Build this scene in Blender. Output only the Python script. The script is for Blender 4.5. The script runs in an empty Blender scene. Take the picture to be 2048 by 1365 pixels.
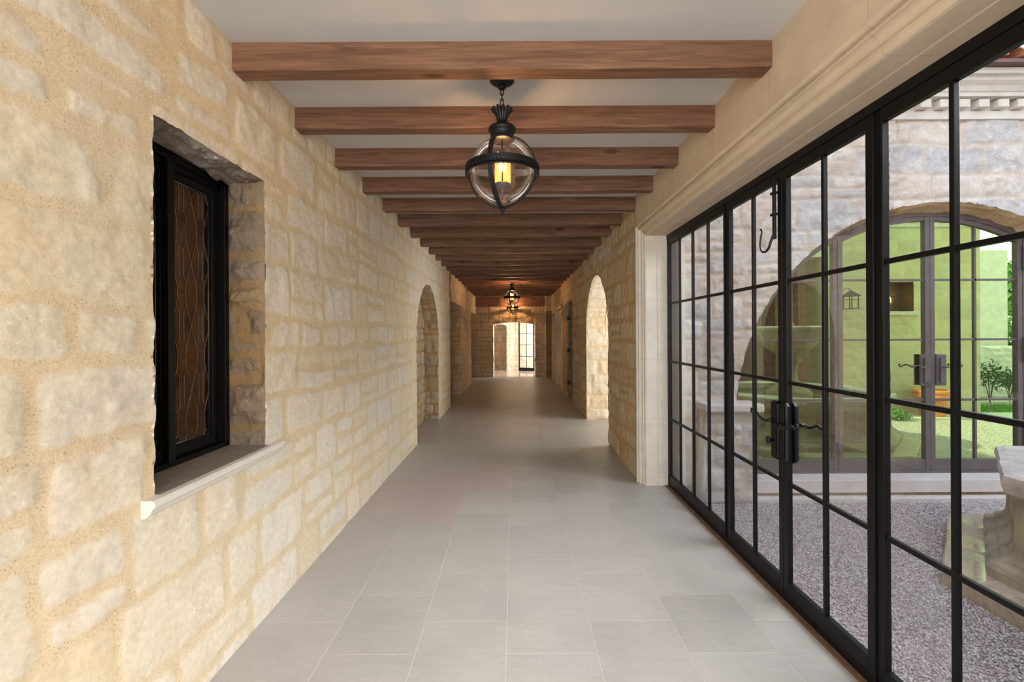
import bpy, bmesh, math, random
import numpy as np
from mathutils import Vector, Matrix
PI = math.pi
SC = bpy.context.scene
COL = SC.collection
R = math.radians

# ------------------------------------------------------------------ camera, sky, sun, lights, exposure
H = 1.6
cam_d = bpy.data.cameras.new('camera'); cam = bpy.data.objects.new('camera', cam_d); COL.objects.link(cam)
cam_d.sensor_width = 36; cam_d.lens = 911 / 2048 * 36
cam_d.shift_x = -5 / 2048; cam_d.shift_y = -14.5 / 2048
cam_d.clip_start = 0.05; cam_d.clip_end = 300
cam.location = (0, 0, H); cam.rotation_euler = (R(90), R(0.3), 0)
SC.camera = cam
vs = SC.view_settings
vs.view_transform = 'Standard'; vs.look = 'None'; vs.gamma = 1; vs.use_curve_mapping = False
vs.exposure = 0.38
cy = SC.cycles
cy.max_bounces = 10; cy.diffuse_bounces = 5; cy.glossy_bounces = 4; cy.transparent_max_bounces = 16; cy.transmission_bounces = 6
cy.sample_clamp_indirect = 6; cy.caustics_reflective = False; cy.caustics_refractive = False

W = bpy.data.worlds.new('sky'); SC.world = W; W.use_nodes = True
nt = W.node_tree; nt.nodes.clear()
def wn(t, **k):
    n = nt.nodes.new(t)
    for a, b in k.items(): setattr(n, a, b)
    return n
out = wn('ShaderNodeOutputWorld'); bg = wn('ShaderNodeBackground'); nt.links.new(bg.outputs[0], out.inputs[0])
tc = wn('ShaderNodeTexCoord'); sep = wn('ShaderNodeSeparateXYZ'); nt.links.new(tc.outputs['Generated'], sep.inputs[0])
rp = wn('ShaderNodeValToRGB'); nt.links.new(sep.outputs['Z'], rp.inputs[0])
e = rp.color_ramp.elements
e[0].position = 0.0; e[0].color = (0.80, 0.86, 0.93, 1); e[1].position = 0.8; e[1].color = (0.16, 0.36, 0.78, 1)
m = e.new(0.25); m.color = (0.42, 0.64, 0.92, 1)
nz = wn('ShaderNodeTexNoise'); nz.inputs['Scale'].default_value = 2.6; nz.inputs['Detail'].default_value = 7
nt.links.new(tc.outputs['Generated'], nz.inputs['Vector'])
cr = wn('ShaderNodeValToRGB'); cr.color_ramp.elements[0].position = 0.42; cr.color_ramp.elements[1].position = 0.60
nt.links.new(nz.outputs[0], cr.inputs[0])
mx = wn('ShaderNodeMixRGB'); nt.links.new(cr.outputs[0], mx.inputs[0]); nt.links.new(rp.outputs[0], mx.inputs[1]); mx.inputs[2].default_value = (1.0, 0.97, 0.94, 1)
nt.links.new(mx.outputs[0], bg.inputs[0]); bg.inputs[1].default_value = 2.5

def light(name, kind, loc, energy, color=(1, 1, 1), rot=(0, 0, 0), parent=None, **k):
    d = bpy.data.lights.new(name, kind); d.energy = energy; d.color = color
    for a, b in k.items(): setattr(d, a, b)
    o = bpy.data.objects.new(name, d); COL.objects.link(o); o.location = loc; o.rotation_euler = rot
    if parent: o.parent = parent
    return o
sun = light('sun', 'SUN', (0, 0, 20), 5.0, (1.0, 0.93, 0.82), angle=R(1.0))
sun.rotation_euler = Vector((1.15, 0.16, -1.0)).to_track_quat('-Z', 'Y').to_euler()
# added area lamps: fill behind the camera and in the far room; passage daylight
light('fill_entry', 'AREA', (-0.05, -2.9, 1.8), 135, (1.0, 0.97, 0.93), (R(90), 0, 0), shape='RECTANGLE', size=2.5, size_y=2.4)
light('daylight_passage', 'AREA', (3.9, 7.5, 1.6), 60, (1.0, 0.97, 0.92), (0, R(90), 0), shape='RECTANGLE', size=2.4, size_y=1.9)
light('fill_hall', 'AREA', (2.5, 18.4, 1.7), 170, (1.0, 0.97, 0.92), (0, R(90), 0), shape='RECTANGLE', size=2.6, size_y=2.4)
# area lamp added above the courtyard to brighten the corridor through the glazing
dc = light('fill_courtyard', 'AREA', (3.1, 2.2, 3.9), 95, (1.0, 0.98, 0.96), shape='RECTANGLE', size=3.4, size_y=1.6, spread=R(75))
dc.rotation_euler = Vector((-3.7, 0, -3.0)).to_track_quat('-Z', 'Y').to_euler()

# ------------------------------------------------------------------ tags and mesh helpers
def tag(o, label, cat, group=None, kind=None):
    o['label'] = label; o['category'] = cat
    if group: o['group'] = group
    if kind: o['kind'] = kind
    return o
def empty(name, loc=(0, 0, 0), rz=0):
    o = bpy.data.objects.new(name, None); COL.objects.link(o); o.location = loc; o.rotation_euler = (0, 0, rz)
    o.empty_display_size = 0.1
    return o
def copy_tree(o, parent=None):
    c = o.copy(); COL.objects.link(c)
    if parent: c.parent = parent
    for ch in o.children: copy_tree(ch, c)
    return c

class MB:
    """collects shapes for ONE mesh"""
    def __init__(s): s.v = []; s.f = []; s.m = []; s.sm = []
    def add(s, vs_, fs, mi=0, smooth=False):
        b = len(s.v); s.v += [tuple(p) for p in vs_]
        for f in fs: s.f.append([b + i for i in f]); s.m.append(mi); s.sm.append(smooth)
    def box(s, x0, x1, y0, y1, z0, z1, mi=0, bev=0.0):
        if x0 > x1: x0, x1 = x1, x0
        if y0 > y1: y0, y1 = y1, y0
        if z0 > z1: z0, z1 = z1, z0
        if bev <= 0:
            V = [(x, y, z) for x in (x0, x1) for y in (y0, y1) for z in (z0, z1)]
            s.add(V, [(0, 1, 3, 2), (4, 6, 7, 5), (0, 4, 5, 1), (2, 3, 7, 6), (0, 2, 6, 4), (1, 5, 7, 3)], mi)
        else:
            b = bmesh.new(); bmesh.ops.create_cube(b, size=1)
            for v in b.verts:
                v.co = Vector(((x0 + x1) / 2 + v.co.x * (x1 - x0), (y0 + y1) / 2 + v.co.y * (y1 - y0), (z0 + z1) / 2 + v.co.z * (z1 - z0)))
            bmesh.ops.bevel(b, geom=b.edges[:], offset=bev, segments=2, affect='EDGES', profile=0.5)
            s.bm(b, mi)
    def bm(s, b, mi=0, smooth=False):
        b.verts.index_update()
        s.add([v.co for v in b.verts], [[v.index for v in f.verts] for f in b.faces], mi, smooth); b.free()
    def tube(s, pts, r, n=8, mi=0, cap=True, flat=1.0):
        pts = [Vector(p) for p in pts]; N = len(pts)
        rr = r if isinstance(r, (list, tuple)) else [r] * N
        V = []; up = Vector((0, 0, 1)); pa = None
        for i, p in enumerate(pts):
            t = (pts[min(i + 1, N - 1)] - pts[max(i - 1, 0)]).normalized()
            if pa is None:
                pa = t.cross(up)
                if pa.length < 1e-3: pa = t.cross(Vector((1, 0, 0)))
            pa = (pa - t * pa.dot(t)).normalized(); q = t.cross(pa)
            for k in range(n):
                a = 2 * PI * k / n; V.append(p + (pa * math.cos(a) + q * math.sin(a) * flat) * rr[i])
        F = [(i * n + k, i * n + (k + 1) % n, (i + 1) * n + (k + 1) % n, (i + 1) * n + k) for i in range(N - 1) for k in range(n)]
        if cap: F += [tuple(range(n - 1, -1, -1)), tuple((N - 1) * n + k for k in range(n))]
        s.add(V, F, mi, True)
    def lathe(s, prof, c=(0, 0, 0), n=32, mi=0, smooth=True, a0=0.0):
        V = []; m_ = len(prof)
        for r_, z in prof:
            for k in range(n):
                a = a0 + 2 * PI * k / n; V.append((c[0] + r_ * math.cos(a), c[1] + r_ * math.sin(a), c[2] + z))
        F = [(i * n + k, i * n + (k + 1) % n, (i + 1) * n + (k + 1) % n, (i + 1) * n + k) for i in range(m_ - 1) for k in range(n)]
        s.add(V, F, mi, smooth)
    def loft(s, rings, closed=True, mi=0, smooth=False, cap=False):
        n = len(rings[0]); V = [p for r_ in rings for p in r_]; F = []
        for i in range(len(rings) - 1):
            for k in range(n if closed else n - 1):
                F.append((i * n + k, i * n + (k + 1) % n, (i + 1) * n + (k + 1) % n, (i + 1) * n + k))
        if cap: F += [tuple(range(n - 1, -1, -1)), tuple((len(rings) - 1) * n + k for k in range(n))]
        s.add(V, F, mi, smooth)
    def build(s, name, mats, parent=None, loc=None, fix=True):
        me = bpy.data.meshes.new(name); me.from_pydata(s.v, [], s.f)
        if not isinstance(mats, (list, tuple)): mats = [mats]
        for m_ in mats: me.materials.append(m_)
        me.polygons.foreach_set('material_index', s.m); me.polygons.foreach_set('use_smooth', s.sm)
        if fix:
            b = bmesh.new(); b.from_mesh(me); bmesh.ops.recalc_face_normals(b, faces=b.faces[:]); b.to_mesh(me); b.free()
        me.update()
        o = bpy.data.objects.new(name, me); COL.objects.link(o)
        if parent: o.parent = parent
        if loc: o.location = loc
        return o

# ------------------------------------------------------------------ materials
def mat(name):
    m_ = bpy.data.materials.new(name); m_.use_nodes = True; t = m_.node_tree; t.nodes.clear()
    def N(ty, ins=None, **k):
        n = t.nodes.new(ty)
        for a, b in k.items(): setattr(n, a, b)
        for a, b in (ins or {}).items():
            if isinstance(b, bpy.types.NodeSocket): t.links.new(b, n.inputs[a])
            else: n.inputs[a].default_value = b
        return n
    o = N('ShaderNodeOutputMaterial')
    return m_, t, N, o
def ramp(N, fac, stops):
    n = N('ShaderNodeValToRGB', {0: fac}); el = n.color_ramp.elements
    while len(el) < len(stops): el.new(0.5)
    for i, (p, c) in enumerate(stops):
        el[i].position = p; el[i].color = tuple(c) + (1,) if len(c) == 3 else c
    return n.outputs[0]
def mixc(N, f, a, b, mode='MIX'):
    n = N('ShaderNodeMixRGB', {0: f}, blend_type=mode)
    for i, x in ((1, a), (2, b)):
        if isinstance(x, bpy.types.NodeSocket): n.id_data.links.new(x, n.inputs[i])
        else: n.inputs[i].default_value = tuple(x) + (1,)
    return n.outputs[0]
def math_(N, op, a, b=0.0, clamp=False):
    n = N('ShaderNodeMath', operation=op, use_clamp=clamp)
    for i, x in ((0, a), (1, b)):
        if isinstance(x, bpy.types.NodeSocket): n.id_data.links.new(x, n.inputs[i])
        else: n.inputs[i].default_value = x
    return n.outputs[0]
def noise(N, vec, scale, detail=4, rough=0.55, dist=0.0):
    return N('ShaderNodeTexNoise', {'Vector': vec, 'Scale': scale, 'Detail': detail, 'Roughness': rough, 'Distortion': dist}).outputs[0]
def simple(name, col, rough=0.6, metal=0.0, var=0.12, scale=12.0, bump=0.0, bscale=60.0, spec=0.5):
    m_, t, N, o = mat(name)
    g = N('ShaderNodeNewGeometry').outputs['Position']
    f = noise(N, g, scale, 5)
    c = ramp(N, f, [(0.3, [x * (1 - var) for x in col]), (0.7, [min(1, x * (1 + var)) for x in col])])
    p = N('ShaderNodeBsdfPrincipled', {'Base Color': c, 'Roughness': rough, 'Metallic': metal, 'Specular IOR Level': spec})
    if bump > 0:
        b = N('ShaderNodeBump', {'Strength': bump, 'Distance': 0.01, 'Height': noise(N, g, bscale, 6, 0.6)}); t.links.new(b.outputs[0], p.inputs['Normal'])
    t.links.new(p.outputs[0], o.inputs[0]); return m_

def stone_mat(name, stones, mortar, pit=0.6, fleck=0.5, patch=(1.12, 1.0, 0.84), bstr=0.35, rough=0.85, edge=(0.35, 0.65), mnoise=0.5):
    """block colours by the mesh attributes 'mask' (stone or mortar) and 'rnd' (one value per block)"""
    m_, t, N, o = mat(name)
    g = N('ShaderNodeNewGeometry').outputs['Position']
    mk = N('ShaderNodeAttribute', attribute_name='mask').outputs['Fac']
    rn = N('ShaderNodeAttribute', attribute_name='rnd').outputs['Fac']
    n1 = noise(N, g, 7, 5, 0.6); n2 = noise(N, g, 38, 6, 0.65); n3 = noise(N, g, 140, 4, 0.6); n4 = noise(N, g, 1.1, 3, 0.5)
    k = len(stones)
    sc = ramp(N, math_(N, 'ADD', rn, math_(N, 'MULTIPLY', math_(N, 'SUBTRACT', n1, 0.5), 0.9), True), [(i / (k - 1), c) for i, c in enumerate(stones)])
    sc = mixc(N, 0.55, sc, ramp(N, n2, [(0.25, (0.70, 0.70, 0.70)), (0.75, (1.25, 1.25, 1.25))]), 'MULTIPLY')
    mc = mixc(N, 0.6, mortar, ramp(N, n3, [(0.3, (0.74, 0.74, 0.74)), (0.7, (1.22, 1.22, 1.22))]), 'MULTIPLY')
    mc = mixc(N, 0.5, mc, ramp(N, n1, [(0.3, (0.85, 0.82, 0.75)), (0.7, (1.12, 1.1, 1.08))]), 'MULTIPLY')
    # dark pits in the mortar
    vo = N('ShaderNodeTexVoronoi', {'Vector': g, 'Scale': 75.0, 'Randomness': 1.0})
    pitm = math_(N, 'MULTIPLY', math_(N, 'LESS_THAN', vo.outputs['Distance'], 0.20), math_(N, 'GREATER_THAN', noise(N, g, 20, 2), 0.49))
    mc = mixc(N, math_(N, 'MULTIPLY', pitm, pit), mc, [x * 0.38 for x in mortar])
    mm = math_(N, 'ADD', mk, math_(N, 'MULTIPLY', math_(N, 'SUBTRACT', n2, 0.5), mnoise))
    mm = N('ShaderNodeMapRange', {0: mm, 1: edge[0], 2: edge[1]}).outputs[0]
    c = mixc(N, mm, mc, sc)
    # pale chips on the stone
    fl = math_(N, 'MULTIPLY', math_(N, 'GREATER_THAN', noise(N, g, 46, 3, 0.7), 0.60), math_(N, 'GREATER_THAN', noise(N, g, 3.3, 2), 0.57))
    c = mixc(N, math_(N, 'MULTIPLY', math_(N, 'MULTIPLY', fl, mm), fleck), c, (0.86, 0.83, 0.76))
    c = mixc(N, 0.8, c, ramp(N, n4, [(0.35, patch), (0.65, (1.0, 1.0, 1.0))]), 'MULTIPLY')
    p = N('ShaderNodeBsdfPrincipled', {'Base Color': c, 'Roughness': rough, 'Specular IOR Level': 0.25})
    hgt = math_(N, 'ADD', math_(N, 'MULTIPLY', n2, 0.8), math_(N, 'MULTIPLY', n3, 0.35))
    hgt = math_(N, 'SUBTRACT', hgt, math_(N, 'MULTIPLY', pitm, 0.3))
    b = N('ShaderNodeBump', {'Strength': bstr, 'Distance': 0.012, 'Height': hgt}); t.links.new(b.outputs[0], p.inputs['Normal'])
    t.links.new(p.outputs[0], o.inputs[0]); return m_

M = {}
M['wall'] = stone_mat('limestone_wall', [(0.72, 0.62, 0.45), (0.74, 0.68, 0.54), (0.70, 0.66, 0.58), (0.78, 0.72, 0.61), (0.72, 0.63, 0.50), (0.75, 0.71, 0.63)], (0.71, 0.605, 0.43), pit=0.6, fleck=0.6, bstr=0.22, edge=(0.25, 0.85), mnoise=0.9, patch=(1.06, 1.0, 0.90))
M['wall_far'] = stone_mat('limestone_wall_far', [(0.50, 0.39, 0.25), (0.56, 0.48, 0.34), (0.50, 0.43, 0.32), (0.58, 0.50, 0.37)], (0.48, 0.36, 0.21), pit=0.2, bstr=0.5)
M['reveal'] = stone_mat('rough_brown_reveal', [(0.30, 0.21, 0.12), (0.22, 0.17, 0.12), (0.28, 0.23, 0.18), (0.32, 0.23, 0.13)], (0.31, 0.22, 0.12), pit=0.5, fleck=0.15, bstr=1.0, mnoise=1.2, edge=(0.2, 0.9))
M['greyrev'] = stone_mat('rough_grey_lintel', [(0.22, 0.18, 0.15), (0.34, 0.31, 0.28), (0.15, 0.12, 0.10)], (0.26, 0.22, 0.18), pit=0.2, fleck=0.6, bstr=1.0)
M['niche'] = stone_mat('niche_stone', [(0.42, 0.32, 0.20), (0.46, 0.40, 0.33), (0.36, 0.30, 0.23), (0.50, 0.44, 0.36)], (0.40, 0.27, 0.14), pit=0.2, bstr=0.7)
M['ext'] = stone_mat('courtyard_stone', [(0.58, 0.50, 0.43), (0.68, 0.64, 0.60), (0.50, 0.48, 0.48), (0.72, 0.67, 0.61), (0.63, 0.54, 0.47), (0.70, 0.68, 0.66)], (0.64, 0.56, 0.48), pit=0.1, fleck=0.5, patch=(1.05, 0.98, 0.92), bstr=0.8)
M['extyel'] = stone_mat('courtyard_stone_yellow', [(0.56, 0.49, 0.33), (0.62, 0.56, 0.40), (0.50, 0.45, 0.33)], (0.58, 0.50, 0.34), pit=0.1, bstr=0.4)
M['archstone'] = stone_mat('orange_arch_stone', [(0.72, 0.48, 0.22), (0.68, 0.52, 0.32), (0.76, 0.58, 0.36)], (0.66, 0.48, 0.26), pit=0.0, bstr=0.7)
M['black'] = simple('black_steel', (0.0045, 0.0045, 0.005), 0.42, 0.0, 0.2, spec=0.22)
M['iron'] = simple('black_iron', (0.0045, 0.0045, 0.005), 0.45, 0.0, 0.3, bump=0.25, bscale=120, spec=0.35)
M['bronze'] = simple('grey_brown_steel', (0.13, 0.105, 0.105), 0.5, 0.2, 0.15)
M['bolt'] = simple('purplish_iron', (0.035, 0.025, 0.032), 0.4, 0.5, 0.2)
M['plaster'] = simple('ceiling_plaster', (0.57, 0.565, 0.555), 0.9, 0, 0.04, 3.0, 0.1, 40)
M['smooth'] = simple('cut_limestone', (0.66, 0.60, 0.51), 0.75, 0, 0.07, 9, 0.12, 160)
M['sill'] = simple('cream_sill_stone', (0.74, 0.70, 0.63), 0.6, 0, 0.05, 9, 0.08, 140)
M['extsmooth'] = simple('exterior_cut_stone', (0.66, 0.60, 0.54), 0.8, 0, 0.10, 7, 0.3, 90)
M['cream'] = simple('cream_paint', (0.62, 0.55, 0.45), 0.6, 0, 0.04)
M['darkwood'] = simple('dark_wood', (0.10, 0.045, 0.022), 0.5, 0, 0.3, 9)
M['threshold'] = simple('brown_threshold', (0.20, 0.115, 0.06), 0.6, 0, 0.25, 30)
M['terracotta'] = simple('terracotta', (0.80, 0.27, 0.09), 0.7, 0, 0.12, 14)
M['rooftile'] = simple('roof_tile', (0.52, 0.22, 0.12), 0.8, 0, 0.35, 9, 0.3, 50)
M['copper'] = simple('dark_gutter', (0.12, 0.06, 0.045), 0.5, 0.3, 0.2)
M['fount'] = simple('weathered_fountain_stone', (0.42, 0.35, 0.25), 0.85, 0, 0.35, 6, 0.9, 28)
M['fountrim'] = simple('fountain_rim_stone', (0.56, 0.50, 0.43), 0.85, 0, 0.25, 7, 0.8, 30)
M['leaf'] = simple('leaf_green', (0.10, 0.24, 0.05), 0.6, 0, 0.5, 9)
M['leafdark'] = simple('leaf_dark', (0.035, 0.09, 0.03), 0.6, 0, 0.5, 9)
M['grass'] = simple('grass_green', (0.16, 0.36, 0.05), 0.7, 0, 0.4, 9)
M['flower'] = simple('yellow_flower', (0.85, 0.70, 0.03), 0.6, 0, 0.1, 9)
M['bark'] = simple('bark', (0.15, 0.10, 0.07), 0.9, 0, 0.3, 9)
M['timber'] = simple('porch_timber', (0.16, 0.075, 0.05), 0.7, 0, 0.3, 9)
M['paving'] = simple('garden_paving', (0.62, 0.58, 0.50), 0.85, 0, 0.10, 5)
M['dirt'] = simple('foundation_dirt', (0.36, 0.26, 0.15), 0.9, 0, 0.35, 18, 0.8, 50)
M['candle'] = None

def glass_mat(name, tint=(1, 1, 1), refl=0.10, gl=(1, 1, 1), rough=0.0, fres=True, base=0.04):
    m_, t, N, o = mat(name)
    tr = N('ShaderNodeBsdfTransparent', {0: tuple(tint) + (1,)}); g_ = N('ShaderNodeBsdfGlossy', {'Color': tuple(gl) + (1,), 'Roughness': rough})
    if fres:
        lw = N('ShaderNodeLayerWeight', {0: 0.22})
        f = math_(N, 'ADD', math_(N, 'MULTIPLY', lw.outputs['Fresnel'], refl), base, True)
    else: f = refl
    mx_ = N('ShaderNodeMixShader'); t.links.new(tr.outputs[0], mx_.inputs[1]); t.links.new(g_.outputs[0], mx_.inputs[2])
    if isinstance(f, float): mx_.inputs[0].default_value = f
    else: t.links.new(f, mx_.inputs[0])
    t.links.new(mx_.outputs[0], o.inputs[0]); return m_
M['glass'] = glass_mat('clear_glass', (0.98, 0.99, 0.985), 0.25, base=0.01)
M['lampglass'] = glass_mat('lantern_glass', (0.97, 0.93, 0.90), 0.5, base=0.03)
M['leadglass'] = glass_mat('leaded_glass', (0.80, 0.66, 0.55), 0.22, base=0.02)
M['greenglass'] = glass_mat('green_mirror_glass', (0.30, 0.42, 0.22), 0.86, gl=(0.66, 0.90, 0.42), fres=False)
M['water'] = glass_mat('water', (0.35, 0.42, 0.36), 0.5, base=0.1)

def emis(name, col, st):
    m_, t, N, o = mat(name); e_ = N('ShaderNodeEmission', {0: tuple(col) + (1,), 1: st}); t.links.new(e_.outputs[0], o.inputs[0]); return m_
M['flame'] = emis('flame_bulb', (1.0, 0.62, 0.22), 28)
m_, t, N, o = mat('amber_candle_sleeve')
p = N('ShaderNodeBsdfPrincipled', {'Base Color': (0.85, 0.52, 0.14, 1), 'Roughness': 0.5, 'Emission Color': (1.0, 0.50, 0.10, 1), 'Emission Strength': 0.9})
t.links.new(p.outputs[0], o.inputs[0]); M['candle'] = m_

# timber of the beams: grain along x, knots and a drying crack
m_, t, N, o = mat('beam_timber')
tcn = N('ShaderNodeTexCoord'); oi = N('ShaderNodeObjectInfo')
off = N('ShaderNodeCombineXYZ', {0: math_(N, 'MULTIPLY', oi.outputs['Random'], 40.0), 1: math_(N, 'MULTIPLY', oi.outputs['Random'], 17.0), 2: 0.0})
vec = N('ShaderNodeVectorMath', {0: tcn.outputs['Object'], 1: off.outputs[0]}, operation='ADD').outputs[0]
mp = N('ShaderNodeMapping', {'Vector': vec, 'Scale': (1.0, 14.0, 14.0)}).outputs[0]
n0 = noise(N, mp, 2.2, 6, 0.6, 0.8)
mp2 = N('ShaderNodeMapping', {'Vector': vec, 'Scale': (2.0, 60.0, 60.0)}).outputs[0]
n1 = noise(N, mp2, 2.5, 4, 0.6)
base = ramp(N, n0, [(0.28, (0.10, 0.046, 0.026)), (0.5, (0.18, 0.088, 0.050)), (0.72, (0.255, 0.135, 0.080))])
base = mixc(N, 0.6, base, ramp(N, n1, [(0.3, (0.72, 0.70, 0.68)), (0.7, (1.18, 1.18, 1.18))]), 'MULTIPLY')
kv = N('ShaderNodeMapping', {'Vector': vec, 'Scale': (2.1, 5.5, 5.5)}).outputs[0]
vo = N('ShaderNodeTexVoronoi', {'Vector': kv, 'Scale': 1.0, 'Randomness': 1.0})
kd = math_(N, 'ADD', vo.outputs['Distance'], math_(N, 'MULTIPLY', math_(N, 'SUBTRACT', n0, 0.5), 0.12))
kn = ramp(N, kd, [(0.05, (0.25, 0.2, 0.2)), (0.12, (0.5, 0.42, 0.38)), (0.17, (1, 1, 1))])
base = mixc(N, 0.9, base, kn, 'MULTIPLY')
p = N('ShaderNodeBsdfPrincipled', {'Base Color': base, 'Roughness': 0.6, 'Specular IOR Level': 0.35})
b = N('ShaderNodeBump', {'Strength': 0.35, 'Distance': 0.006, 'Height': math_(N, 'ADD', n0, n1)}); t.links.new(b.outputs[0], p.inputs['Normal'])
t.links.new(p.outputs[0], o.inputs[0]); M['beam'] = m_

# floor tiles: one random value per tile
m_, t, N, o = mat('grey_limestone_tiles')
g = N('ShaderNodeNewGeometry').outputs['Position']
rn = N('ShaderNodeAttribute', attribute_name='rnd').outputs['Fac']
n1 = noise(N, g, 3.2, 6, 0.6); n2 = noise(N, g, 55, 5, 0.7)
mp = N('ShaderNodeMapping', {'Vector': g, 'Scale': (3.0, 16.0, 1.0)}).outputs[0]; n3 = noise(N, mp, 2.0, 5, 0.6)
tcol = ramp(N, rn, [(0.0, (0.375, 0.358, 0.34)), (0.35, (0.42, 0.405, 0.385)), (0.65, (0.395, 0.378, 0.36)), (0.84, (0.43, 0.412, 0.39)), (0.93, (0.44, 0.375, 0.36))])
tcol = mixc(N, 0.5, tcol, ramp(N, n1, [(0.3, (0.86, 0.86, 0.87)), (0.7, (1.12, 1.12, 1.11))]), 'MULTIPLY')
tcol = mixc(N, 0.35, tcol, ramp(N, n2, [(0.25, (0.72, 0.72, 0.72)), (0.75, (1.2, 1.2, 1.2))]), 'MULTIPLY')
tcol = mixc(N, 0.35, tcol, ramp(N, n3, [(0.3, (0.86, 0.85, 0.83)), (0.7, (1.1, 1.1, 1.1))]), 'MULTIPLY')
p = N('ShaderNodeBsdfPrincipled', {'Base Color': tcol, 'Roughness': ramp(N, n1, [(0.3, (0.34,) * 3), (0.7, (0.5,) * 3)]), 'Specular IOR Level': 0.45})
b = N('ShaderNodeBump', {'Strength': 0.10, 'Distance': 0.004, 'Height': math_(N, 'ADD', n2, n3)}); t.links.new(b.outputs[0], p.inputs['Normal'])
t.links.new(p.outputs[0], o.inputs[0]); M['tile'] = m_
M['grout'] = simple('floor_grout', (0.60, 0.565, 0.51), 0.9, 0, 0.05)

# gravel
m_, t, N, o = mat('gravel_stones')
rn = N('ShaderNodeAttribute', attribute_name='rnd').outputs['Fac']
gc = ramp(N, rn, [(0.0, (0.17, 0.12, 0.12)), (0.25, (0.38, 0.28, 0.27)), (0.5, (0.52, 0.42, 0.41)), (0.75, (0.70, 0.63, 0.64)), (1.0, (0.88, 0.86, 0.88))])
p = N('ShaderNodeBsdfPrincipled', {'Base Color': gc, 'Roughness': 0.8}); t.links.new(p.outputs[0], o.inputs[0]); M['gravel'] = m_
m_, t, N, o = mat('gravel_bed')
g = N('ShaderNodeNewGeometry').outputs['Position']
vo = N('ShaderNodeTexVoronoi', {'Vector': g, 'Scale': 70.0})
sp = N('ShaderNodeSeparateColor', {0: vo.outputs['Color']})
gc = ramp(N, sp.outputs[0], [(0.0, (0.24, 0.19, 0.17)), (0.5, (0.48, 0.40, 0.37)), (1.0, (0.70, 0.65, 0.62))])
p = N('ShaderNodeBsdfPrincipled', {'Base Color': gc, 'Roughness': 0.9})
b = N('ShaderNodeBump', {'Strength': 0.9, 'Distance': 0.01, 'Height': math_(N, 'SUBTRACT', 1.0, vo.outputs['Distance'])}); t.links.new(b.outputs[0], p.inputs['Normal'])
t.links.new(p.outputs[0], o.inputs[0]); M['gravelbed'] = m_

# wet slab of the fountain
m_, t, N, o = mat('wet_stone_slab')
g = N('ShaderNodeNewGeometry').outputs['Position']
n1 = noise(N, g, 2.6, 4, 0.5, 0.6); n2 = noise(N, g, 24, 5)
c = ramp(N, n2, [(0.3, (0.44, 0.34, 0.23)), (0.7, (0.62, 0.52, 0.38))])
rg = ramp(N, n1, [(0.46, (0.75,) * 3), (0.54, (0.06,) * 3)])
p = N('ShaderNodeBsdfPrincipled', {'Base Color': c, 'Roughness': rg, 'Specular IOR Level': 0.7}); t.links.new(p.outputs[0], o.inputs[0]); M['wet'] = m_

# cut limestone with block joints
def jointed(name, col, y0, pitch, zj, axis=1):
    m_, t, N, o = mat(name)
    g = N('ShaderNodeNewGeometry').outputs['Position']; s_ = N('ShaderNodeSeparateXYZ', {0: g})
    fr = math_(N, 'FRACT', math_(N, 'DIVIDE', math_(N, 'SUBTRACT', s_.outputs[axis], y0 - 100 * pitch), pitch))
    j1 = math_(N, 'LESS_THAN', fr, 0.006 / pitch)
    j2 = math_(N, 'LESS_THAN', math_(N, 'ABSOLUTE', math_(N, 'SUBTRACT', s_.outputs[2], zj)), 0.0022)
    j = math_(N, 'MAXIMUM', j1, j2)
    f = noise(N, g, 6, 6, 0.6)
    c = ramp(N, f, [(0.3, [x * 0.9 for x in col]), (0.7, [min(1, x * 1.08) for x in col])])
    c = mixc(N, math_(N, 'MULTIPLY', j, 0.55), c, [x * 0.72 for x in col])
    p = N('ShaderNodeBsdfPrincipled', {'Base Color': c, 'Roughness': 0.75, 'Specular IOR Level': 0.3})
    h_ = math_(N, 'SUBTRACT', math_(N, 'MULTIPLY', noise(N, g, 150, 4), 0.25), j)
    b = N('ShaderNodeBump', {'Strength': 0.3, 'Distance': 0.004, 'Height': h_}); t.links.new(b.outputs[0], p.inputs['Normal'])
    t.links.new(p.outputs[0], o.inputs[0]); return m_
M['lintel'] = jointed('lintel_limestone', (0.60, 0.49, 0.36), 1.68, 0.66, 2.878)
M['jamb'] = jointed('jamb_limestone', (0.68, 0.62, 0.53), 0.70, 0.62, -5, axis=2)
M['plinth'] = jointed('plinth_limestone', (0.74, 0.66, 0.60), 2.6, 0.62, -5, axis=0)

# ------------------------------------------------------------------ stone sheets with real relief
def _lat(seed):
    return np.random.RandomState(seed).rand(64, 64)
def vnoise(x, y, seed=0):
    L = _lat(seed); xi = np.floor(x).astype(int); yi = np.floor(y).astype(int); fx = x - xi; fy = y - yi
    fx = fx * fx * (3 - 2 * fx); fy = fy * fy * (3 - 2 * fy)
    a = L[xi % 64, yi % 64]; b_ = L[(xi + 1) % 64, yi % 64]; c_ = L[xi % 64, (yi + 1) % 64]; d_ = L[(xi + 1) % 64, (yi + 1) % 64]
    return (a * (1 - fx) + b_ * fx) * (1 - fy) + (c_ * (1 - fx) + d_ * fx) * fy - 0.5
def fbm(x, y, seed=0, o_=4):
    s_ = 0; a = 1.0
    for i in range(o_): s_ = s_ + a * vnoise(x * 2 ** i + 7.3 * i, y * 2 ** i + 3.1 * i, seed + i); a *= 0.55
    return s_
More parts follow.
